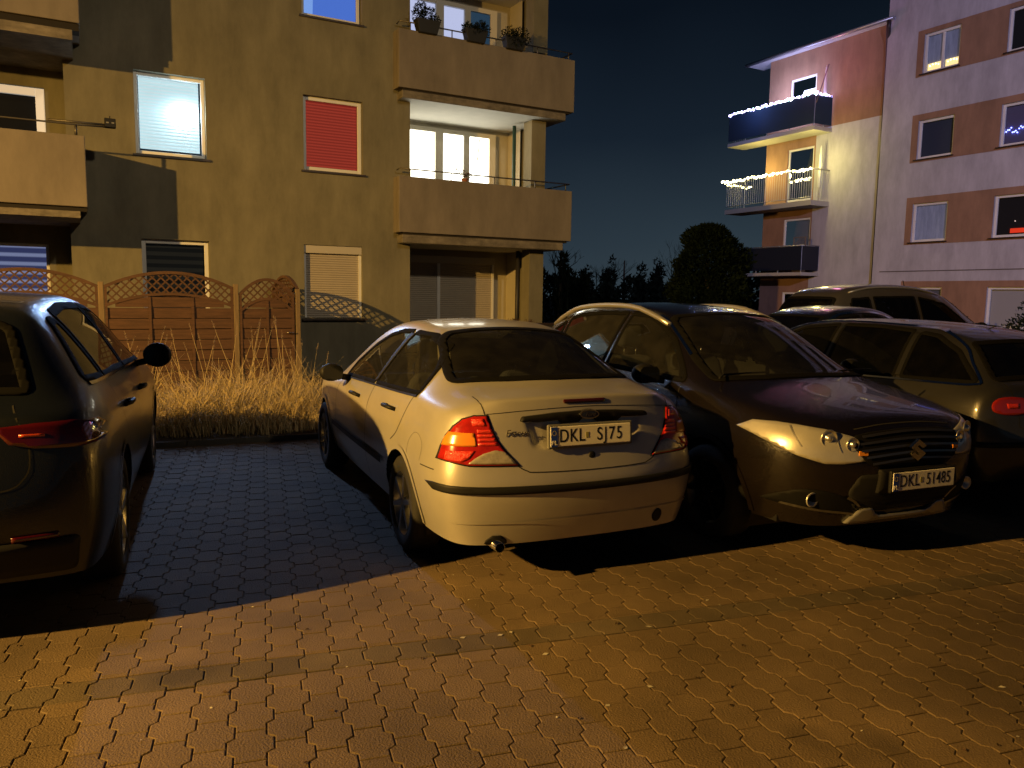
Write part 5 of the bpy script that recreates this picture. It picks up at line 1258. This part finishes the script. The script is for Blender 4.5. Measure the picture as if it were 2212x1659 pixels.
# ---------------------------------------------------------------- fence
wood = mat('stained_wood', (.115, .055, .028), .75, noise_amt=.5, noise_scale=3, bump=.4, bump_scale=40, stretch=(1, 1, 9), detail=8)
postw = mat('post_wood', (.24, .17, .09), .8, noise_amt=.4, noise_scale=4, bump=.3, bump_scale=50, stretch=(9, 9, 1))
postd = mat('gap_shade', (.02, .012, .008), .9)
def fence_panel(root, x0, x1, ze, zc, le, lc, zb=.10, battens=2, pname='panel'):
    "boards below, arched lattice above; ze/zc arch height at the edge/centre, le/lc top of the boards"
    p = bpy.data.objects.new(pname, None); COL.objects.link(p); p.parent = root
    cx, hw = (x0+x1)/2, (x1-x0)/2
    top = lambda x: ze+(zc-ze)*(1-((x-cx)/hw)**2); low = lambda x: le+(lc-le)*(1-((x-cx)/hw)**2)
    m = MB(); k = 0; z = zb
    while z < lc:
        z1 = z+.152; yy = -.012 if k % 2 == 0 else .0
        # board clipped by the low arch
        xs_ = [x0+.03+(x1-x0-.06)*i/16 for i in range(17)]
        prev = None
        for x in xs_:
            zt_ = min(z1-.006, low(x)-.02)
            if zt_ > z+.01:
                cur = ((x, yy-.009+.004, z), (x, yy-.009, zt_))
                if prev:
                    a_, b_, c_, d_ = prev[0], cur[0], cur[1], prev[1]
                    m.add([a_, b_, c_, d_]+[(q[0], q[1]+.018, q[2]) for q in (a_, b_, c_, d_)], [(0, 1, 2, 3), (7, 6, 5, 4), (3, 2, 6, 7), (0, 4, 5, 1)])
                prev = cur
            else: prev = None
        z += .158; k += 1
    m.build('boards', wood, p)
    MB().box(x0+.03, x1-.03, .010, .016, zb, le-.03).build('gap_shade_sheet', postd, p)  # added dark sheet that paints the shade seen between the boards
    for i in range(battens):
        x = x0+(x1-x0)*(i+1)/(battens+1)
        MB().box(x-.02, x+.02, -.034, -.022, zb, low(x)-.03).build('batten', wood, p)
    for s_, (xa, xb) in enumerate(((x0, x0+.035), (x1-.035, x1))): MB().box(xa, xb, -.03, .02, zb-.02, top(xa if s_ == 0 else xb)).build('stile', wood, p)
    for fn, nm, th in ((top, 'arch_rail', .045), (low, 'arch_rail', .04)):
        a = MB(); n = 20; pr = None
        for i in range(n):
            xa, xb = x0+.002+(x1-x0-.004)*i/n, x0+.002+(x1-x0-.004)*(i+1)/n
            a.bar((xa, -.006, fn(xa)), (xb, -.006, fn(xb)), .05, th)
        a.build(nm, wood, p)
    l = MB(); sp__ = .118
    for sgn in (1, -1):
        c0 = x0-1.2; 
        while c0 < x1+1.2:
            seg = None; N_ = 60
            for i in range(N_+1):
                zz = le+(zc-le)*i/N_; x = c0+sgn*(zz-le)
                ok = x0+.03 < x < x1-.03 and low(x) < zz < top(x)
                if ok: seg = [seg[0] if seg else (x, zz), (x, zz)]
                if (not ok or i == N_) and seg:
                    if abs(seg[1][1]-seg[0][1]) > .02: l.bar((seg[0][0], -.006+sgn*.006, seg[0][1]), (seg[1][0], -.006+sgn*.006, seg[1][1]), .022, .010, up=(0, 1, 0))
                    seg = None
            c0 += sp__
    l.build('lattice', wood, p)
    return p
FN = thing('garden_fence', 'brown timber fence with arched lattice tops in front of the ochre block', 'fence', LW(0, -1.9, 0), FACE_A)
def post(root, x, h, y=0):
    b = MB().box(x-.036, x+.036, y-.036, y+.036, 0, h).build('post', postw, root); bevel(b, .006, 1)
for x in (-8.62, -6.80, -4.985, -3.155): post(FN, x, 1.72)
fence_panel(FN, -8.58, -6.84, 1.65, 1.87, 1.38, 1.56); fence_panel(FN, -6.76, -5.025, 1.65, 1.87, 1.38, 1.56); fence_panel(FN, -4.945, -3.195, 1.65, 1.87, 1.38, 1.56)
GT = thing('garden_gate', 'narrow brown timber gate with round lattice top beside the fence', 'gate', LW(0, -1.9, 0), FACE_A)
fence_panel(GT, -3.105, -2.275, 1.55, 1.80, 1.30, 1.50, battens=1, pname='gate_leaf'); post(GT, -2.215, 1.66); MB().tube([(-2.40, -.04, .98), (-2.40, -.08, .98), (-2.30, -.08, .98)], .01, 6).build('gate_handle', chrome, GT)
FR_ = thing('garden_fence', 'short timber fence running back from the gate to the ochre wall', 'fence', LW(-2.20, -1.86, 0), FACE_A+pi/2)
fence_panel(FR_, .05, 1.80, 1.65, 1.87, 1.38, 1.56)
t = thing('terrace_planter', 'low dark terrace wall in front of the shuttered ground floor loggia', 'planter', LW(1.4, -.75, 0), FACE_A)
b = MB().box(-.25, 4.3, -.08, .08, 0, 1.02).build('planks', mat('dark_planks', (.035, .028, .02), .8, noise_amt=.4, noise_scale=9), t); MB().box(-.28, 4.33, -.10, .10, 1.022, 1.06).build('coping', sillm, t)
# ================================================================ plants
def leaf_mat(name, c, c2, rough=.65): 
    m = mat(name, c, rough, noise_amt=.6, noise_scale=3, col2=c2, spec=.04); return m
def leaf_cloud(name, m_, parent, n, size, shape, seed, up=.3):
    "leaf-sized faces spread through a crown; shape(rnd) gives a point and an outward direction"
    rnd = random.Random(seed); mb = MB()
    for _ in range(n):
        r = shape(rnd)
        if r is None: continue
        p, d = r; d = Vector(d)+Vector((rnd.uniform(-1, 1), rnd.uniform(-1, 1), rnd.uniform(-1, 1)+up))*.8; d.normalize()
        x = d.cross(Vector((rnd.uniform(-1, 1), rnd.uniform(-1, 1), rnd.uniform(-1, 1)))).normalized(); s = size*rnd.uniform(.55, 1.3)
        p = Vector(p); mb.add([p-x*s*.35, p+d*s*.5-x*s*.05+Vector((0, 0, .0)), p+d*s, p+x*s*.35+d*s*.35], [(0, 1, 2, 3)])
    return mb.build(name, m_, parent)
def blob_shape(blobs):
    ws_ = [b[1]**2 for b in blobs]
    def f(rnd):
        c, r, sz = rnd.choices(blobs, ws_)[0]
        d = Vector((rnd.gauss(0, 1), rnd.gauss(0, 1), rnd.gauss(0, 1))).normalized(); q = d*r*(rnd.random()**.4)
        return (c[0]+q.x, c[1]+q.y, c[2]+q.z*sz), d
    return f
thj = leaf_mat('thuja_foliage', (.009, .016, .008), (.003, .006, .003)); barkm = mat('bark', (.06, .045, .035), .9, noise_amt=.4, noise_scale=8, bump=.5)
def thuja(name, label, loc, h, r, n, seed, m_=thj, group=None, size=.16, low=.1, powr=.55):
    t = thing(name, label, 'tree', loc, 0, group); MB().tube([(0, 0, 0), (.02, 0, h*.4), (0, 0, h*.85)], .08, 8, radii=[.11, .08, .03]).build('trunk', barkm, t)
    rnd0 = random.Random(seed); lob = [(rnd0.uniform(0, 2*pi), rnd0.uniform(0, 1), rnd0.uniform(.05, .30)) for _ in range(26)]
    def sh(rnd):
        z = rnd.random()**.85; a = rnd.uniform(0, 2*pi); prof = min(1, (z+.03)*7)**.5*(1-z**2.8)**powr
        rr = r*prof*(1+sum(k*math.exp(-((a-la+pi) % (2*pi)-pi)**2*4-(z-lz)**2*90) for la, lz, k in lob))*(.80+.42*noise.noise(Vector((cos(a)*2.6, sin(a)*2.6, z*8+seed))))
        q = rr*(rnd.random()**.35); return (q*cos(a), q*sin(a), low+z*(h-low)), (cos(a), sin(a), .6)
    leaf_cloud('crown', m_, t, n, size, sh, seed); return t
thuja('thuja_tree', 'large dense rounded evergreen between the two apartment blocks', (4.30, 17.6, 0), 3.2, .93, 22000, 5, size=.10, powr=.36)
def bare(name, label, loc, h, seed, spread=.55, levels=5, r0=.09, group='leafless trees on the horizon', m_=None):
    t = thing(name, label, 'tree', loc, 0, group); rnd = random.Random(seed); tr = MB(); tw = MB()
    def grow(p, d, ln, r, lv):
        pts = [p]; 
        for k in range(4):
            d = (d+Vector((rnd.uniform(-1, 1), rnd.uniform(-1, 1), rnd.uniform(-.3, .6)))*.16).normalized(); pts.append(pts[-1]+d*ln/4)
        (tr if lv >= levels-1 else tw).tube(pts, r, 6 if lv > 2 else 4, cap=False, radii=[r*(1-.12*k) for k in range(5)])
        if lv <= 0: return
        for k in range(rnd.choice((2, 3, 3)) if lv > 1 else 3):
            q = pts[rnd.choice((2, 3, 4, 4))]; nd = (d+Vector((rnd.uniform(-1, 1), rnd.uniform(-1, 1), rnd.uniform(-.2, .7)))*spread*1.4).normalized(); grow(q, nd, ln*rnd.uniform(.62, .82), r*.58, lv-1)
    grow(Vector((0, 0, 0)), Vector((0, 0, 1)), h*.34, r0, levels)
    tr.build('trunk', m_ or barkm, t); tw.build('branches', m_ or barkm, t); return t
night = leaf_mat('far_foliage', (.014, .022, .016), (.006, .010, .008))
def clump(name, label, loc, h, r, n, seed, tips=5):
    t = thing(name, label, 'tree', loc, 0, 'dark trees on the horizon'); rr = random.Random(seed); bl = []
    MB().tube([(0, 0, 0), (0, 0, h*.8)], .1, 6, radii=[.13, .04]).build('trunk', barkm, t)
    for k in range(tips):
        x = rr.uniform(-r, r); hh = h*(1-.35*abs(x)/r)*rr.uniform(.72, 1.0); w_ = r*rr.uniform(.28, .45)
        z = .5
        while z < hh: f_ = 1-z/hh; bl.append(((x+rr.uniform(-.12, .12), rr.uniform(-.4, .4), z), max(.10, w_*(f_**.7)*rr.uniform(.7, 1.2)), 1.1)); z += .22+.25*f_
    leaf_cloud('crown', night, t, n, .26, blob_shape(bl), seed, up=.9); return t
for i, (x, y, h, r, n, tp, lab) in enumerate((
        (1.95, 33, 4.1, 1.1, 5000, 4, 'dark ragged tree just right of the ochre block corner'),
        (6.7, 48, 4.75, 1.5, 5200, 5, 'dark two topped conifer in the middle of the horizon gap'),
        (8.7, 48, 4.6, 1.5, 4600, 5, 'dark conifer group on the horizon nearest the big evergreen'),
        (4.6, 50, 3.7, 1.7, 3600, 6, 'low dark conifer left of the two topped one on the horizon'))):
    clump('conifer_tree', lab, (x, y, 0), h, r, n, 20+i, tp)
bare('bare_tree', 'leafless tree beside the ochre block corner against the sky', (2.2, 30, 0), 4.0, 31, m_=night)
bare('bare_tree', 'thin leafless tree low in the horizon gap', (4.6, 44, 0), 4.0, 33, m_=night, levels=5)
bare('bare_tree', 'leafless tree standing close to the thuja on the horizon', (9.3, 45, 0), 5.0, 35, m_=night)
def hedge_sh(x0, x1, y, h):
    def f(rnd):
        x = rnd.uniform(x0, x1); hh = h*(.70+.45*noise.noise(Vector((x*.35, 3.1, 0)))+.25*noise.noise(Vector((x*1.7, 1, 0)))); return (x, y+rnd.uniform(-1, 1), rnd.random()**.6*hh), (0, -1, .5)
    return f
o = leaf_cloud('far_thicket', night, None, 22000, .34, hedge_sh(-4, 34, 42, 3.5), 50); tag(o, 'dark thicket filling the horizon between the blocks', 'thicket', kind='stuff')
brn = leaf_mat('brown_scrub', (.07, .05, .025), (.03, .025, .014))
o = leaf_cloud('near_scrub', brn, None, 9000, .16, hedge_sh(1.6, 9, 20.5, 1.25), 52); tag(o, 'brown winter scrub behind the parked cars', 'scrub', kind='stuff')
# leafless round bush at the pillar
t = thing('round_bush', 'tangled leafless bush in front of the corner pillar', 'bush', LW(2.62, -.55, 0), 0)
twm = mat('twigs', (.11, .055, .035), .85); m = MB(); rnd = random.Random(8)
for k in range(420):
    a = rnd.uniform(0, 2*pi); e = rnd.uniform(.1, 1.35); d = Vector((cos(a)*cos(e), sin(a)*cos(e), sin(e)*.75)); r_ = .62*rnd.uniform(.75, 1.08); p0 = Vector((0, 0, .65))+d*.1; p3 = Vector((0, 0, .68))+d*r_
    side = Vector((rnd.uniform(-1, 1), rnd.uniform(-1, 1), rnd.uniform(-1, 1)))*.10; m.tube([p0, p0.lerp(p3, .5)+side, p3, p3+side*.8+Vector((0, 0, -.08))], .005, 4, cap=False, radii=[.008, .006, .004, .002])
m.tube([(0, 0, 0), (0, 0, .7)], .03, 6).build('branches', twm, t)
# hedges in front of the white block
grn = leaf_mat('hedge_leaves', (.018, .026, .012), (.008, .012, .006))
for i, (x, y, r, lab) in enumerate(((11.25, 20.6, .62, 'low dark round shrub below the orange ground floor wall'), (13.9, 20.6, .75, 'taller dark shrub at the right edge by the white block'))):
    t = thing('garden_shrub', lab, 'shrub', (x, y, 0), 0, 'shrubs by the white block')
    leaf_cloud('foliage', grn, t, 2600, .10, blob_shape([((0, 0, r*1.4), r, 1.1), ((r*.6, 0, r*1.1), r*.7, 1), ((-r*.6, .1, r), r*.7, 1)]), 60+i); MB().tube([(0, 0, 0), (0, 0, r*1.6)], .03, 6).build('stem', barkm, t)
# planters on the upper balcony
potm = mat('black_pot', (.012, .012, .012), .6)
for i, (x, lab, bl) in enumerate(((.66, 'leftmost hanging planter with a spiky plant on the upper balcony rail', [((-.12, 0, .42), .12, 1.2), ((.02, 0, .34), .15, .9), ((-.2, 0, .30), .10, 1), ((.16, 0, .26), .10, .9)]),
                                ((1.66), 'middle hanging planter with a low plant on the upper balcony rail', [((-.16, 0, .26), .11, .8), ((.14, 0, .28), .15, 1), ((0, 0, .22), .14, .7)]),
                                ((2.52), 'rightmost hanging planter with a bushy plant on the upper balcony rail', [((-.10, 0, .27), .17, .9), ((.15, 0, .28), .19, .9), ((0, 0, .20), .2, .8)]))):
    t = thing('balcony_planter', lab, 'planter', LW(x, -.30, 6.45), FACE_A, 'planters on the upper balcony rail')
    V = []
    for zz, wx, wy in ((.0, .18, .08), (.24, .24, .11)): V += [(-wx, -wy, zz), (wx, -wy, zz), (wx, wy, zz), (-wx, wy, zz)]
    b = MB().add(V, [(3, 2, 1, 0), (4, 5, 6, 7), (0, 1, 5, 4), (1, 2, 6, 5), (2, 3, 7, 6), (3, 0, 4, 7)]).build('pot', potm, t); bevel(b, .008, 2)
    leaf_cloud('plant', leaf_mat('balcony_plant', (.012, .018, .014), (.005, .008, .006)), t, 1100, .05, blob_shape(bl), 70+i)
t = thing('potted_plant', 'small reddish potted plant behind the lower balcony rail in front of the bright window', 'plant', LW(1.55, -.12, 3.80), FACE_A)
MB().lathe([(0, .05), (.10, .07), (.10, .06)], 16, 'Z').build('pot', mat('terracotta', (.25, .09, .04), .8), t)
leaf_cloud('plant', leaf_mat('red_plant', (.20, .06, .02), (.06, .05, .02)), t, 240, .04, blob_shape([((-.05, 0, .2), .06, 1.2), ((.08, 0, .16), .07, .8), ((-.18, 0, .24), .04, 1.4)]), 77)
# dry ornamental grass
strawm = mat('dry_straw', (.56, .44, .23), .8, noise_amt=.45, noise_scale=6); plumem = mat('seed_plume', (.34, .26, .17), .9)
def grass(seed, clumps, nb):
    rnd = random.Random(seed); mb = MB(); pm = MB()
    for (cx, cy, R_, H) in clumps:
        for _ in range(int(nb*R_/.4)):
            a = rnd.uniform(0, 2*pi); lean = abs(rnd.gauss(0, 1)); L_ = H*rnd.uniform(.55, 1.12); w_ = rnd.uniform(.0026, .0055)
            bx, by = cx+rnd.gauss(0, .09), cy+rnd.gauss(0, .09)
            P = []; th = min(2.3, .30+.60*lean); x = y = 0; z = .05; steps = 6; cur = th*.3
            for k in range(steps+1):
                P.append(Vector((bx+x*cos(a), by+x*sin(a), z))); x += L_/steps*sin(cur); z += L_/steps*cos(cur); cur += th*(.30+.10*k)*rnd.uniform(.6, 1.3)
                if z < .06: z = .06
            sd = Vector((-sin(a), cos(a), 0))
            if rnd.random() < .35: sd = Vector((cos(a), sin(a), 0))
            vs = []
            for k, p in enumerate(P): ww_ = w_*(1-k/steps*.75); vs += [p-sd*ww_, p+sd*ww_]
            mb.add(vs, [(2*k, 2*k+1, 2*k+3, 2*k+2) for k in range(steps)], True)
        for _ in range(rnd.choice((1, 2, 4))):
            a = rnd.uniform(0, 2*pi); ln = rnd.uniform(.05, .38); h_ = H*rnd.uniform(1.0, 1.5)
            p0 = Vector((cx+rnd.gauss(0, .05), cy+rnd.gauss(0, .05), .05)); p2 = p0+Vector((cos(a)*ln, sin(a)*ln, h_)); p1 = p0.lerp(p2, .55)+Vector((-cos(a), -sin(a), 0))*.04
            mb.tube([p0, p1, p2], .003, 4, cap=False, radii=[.004, .003, .002])
            d = (p2-p1).normalized()
            for q in range(60):
                tt = rnd.random(); c = p2+d*(tt*.17-.03); e = Vector((rnd.uniform(-1, 1), rnd.uniform(-1, 1), rnd.uniform(.2, 1.2))).normalized(); s = Vector((rnd.uniform(-1, 1), rnd.uniform(-1, 1), 0)).normalized()*.0018; ll = .030*(1-abs(tt-.45))
                pm.add([c-s, c+s, c+e*ll], [(0, 1, 2)])
    return mb, pm
rnd = random.Random(12); cl = []
for u in [x*.30 for x in range(-14, -1)]:
    for v, hh in ((5.35, .80), (5.85, .95), (6.45, .92)):
        p = FW(u+rnd.uniform(-.12, .12), v+rnd.uniform(-.15, .15)); cl.append((p[0], p[1], rnd.uniform(.32, .5), hh*.74*rnd.uniform(.82, 1.2)))
mb, pm = grass(14, cl, 300)
gr_ = mb.build('dry_grass', strawm); tag(gr_, 'straw coloured ornamental grass along the head of the empty bay', 'grass', kind='stuff'); 
g2 = pm.build('seed_heads', plumem, gr_); tag(g2, kind='stuff')
# litter and leaves on the paving
lt = MB(); rnd = random.Random(41)
for _ in range(90):
    x = rnd.uniform(-2.6, 4.2); y = rnd.uniform(1.6, 4.4); s = rnd.choice((.004, .005, .006, .011)); a = rnd.uniform(0, pi)
    lt.add([(x+s*cos(a+q)*(1.6 if q in (0, pi) else .8), y+s*sin(a+q), .002+.004*rnd.random()) for q in (0, pi/2, pi, 3*pi/2)], [(0, 1, 2, 3)])
o = lt.build('litter', mat('litter_pale', (.5, .47, .40), .7)); tag(o, 'pale crumbs and bits of litter scattered on the paving', 'litter', kind='stuff')
lf = MB()
for _ in range(60):
    x = rnd.uniform(-2.6, 4.5); y = rnd.uniform(1.6, 4.9); s = rnd.uniform(.008, .018); a = rnd.uniform(0, 2*pi)
    lf.add([(x+s*cos(a), y+s*sin(a), .003), (x+s*.5*cos(a+1.6), y+s*.5*sin(a+1.6), .009), (x-s*cos(a), y-s*sin(a), .003), (x+s*.5*cos(a-1.6), y+s*.5*sin(a-1.6), .006)], [(0, 1, 2, 3)])
o = lf.build('fallen_leaves', mat('dead_leaf', (.06, .03, .012), .8)); tag(o, 'small dead leaves scattered on the paving', 'leaves', kind='stuff')
# the street lamp that lights the scene (outside the frame, left)
t = thing('street_lamp', 'tall steel street lamp with amber lantern left of the parked cars', 'street lamp', (LAMP.x-.9, LAMP.y-.5, 0), atan2(.5, .9), 'street lamps')
MB().tube([(0, 0, 0), (0, 0, 5.9), (.15, 0, 6.05), (.8, 0, 6.1)], .06, 10, radii=[.09, .05, .04, .03]).build('pole', railm, t)
MB().box(.7, 1.35, -.13, .13, 5.98, 6.12).build('lantern_housing', black, t); MB().box(.8, 1.28, -.10, .10, 5.955, 5.978).build('lantern_glass', emis('amber_lantern', (1, .55, .12), 6), t)
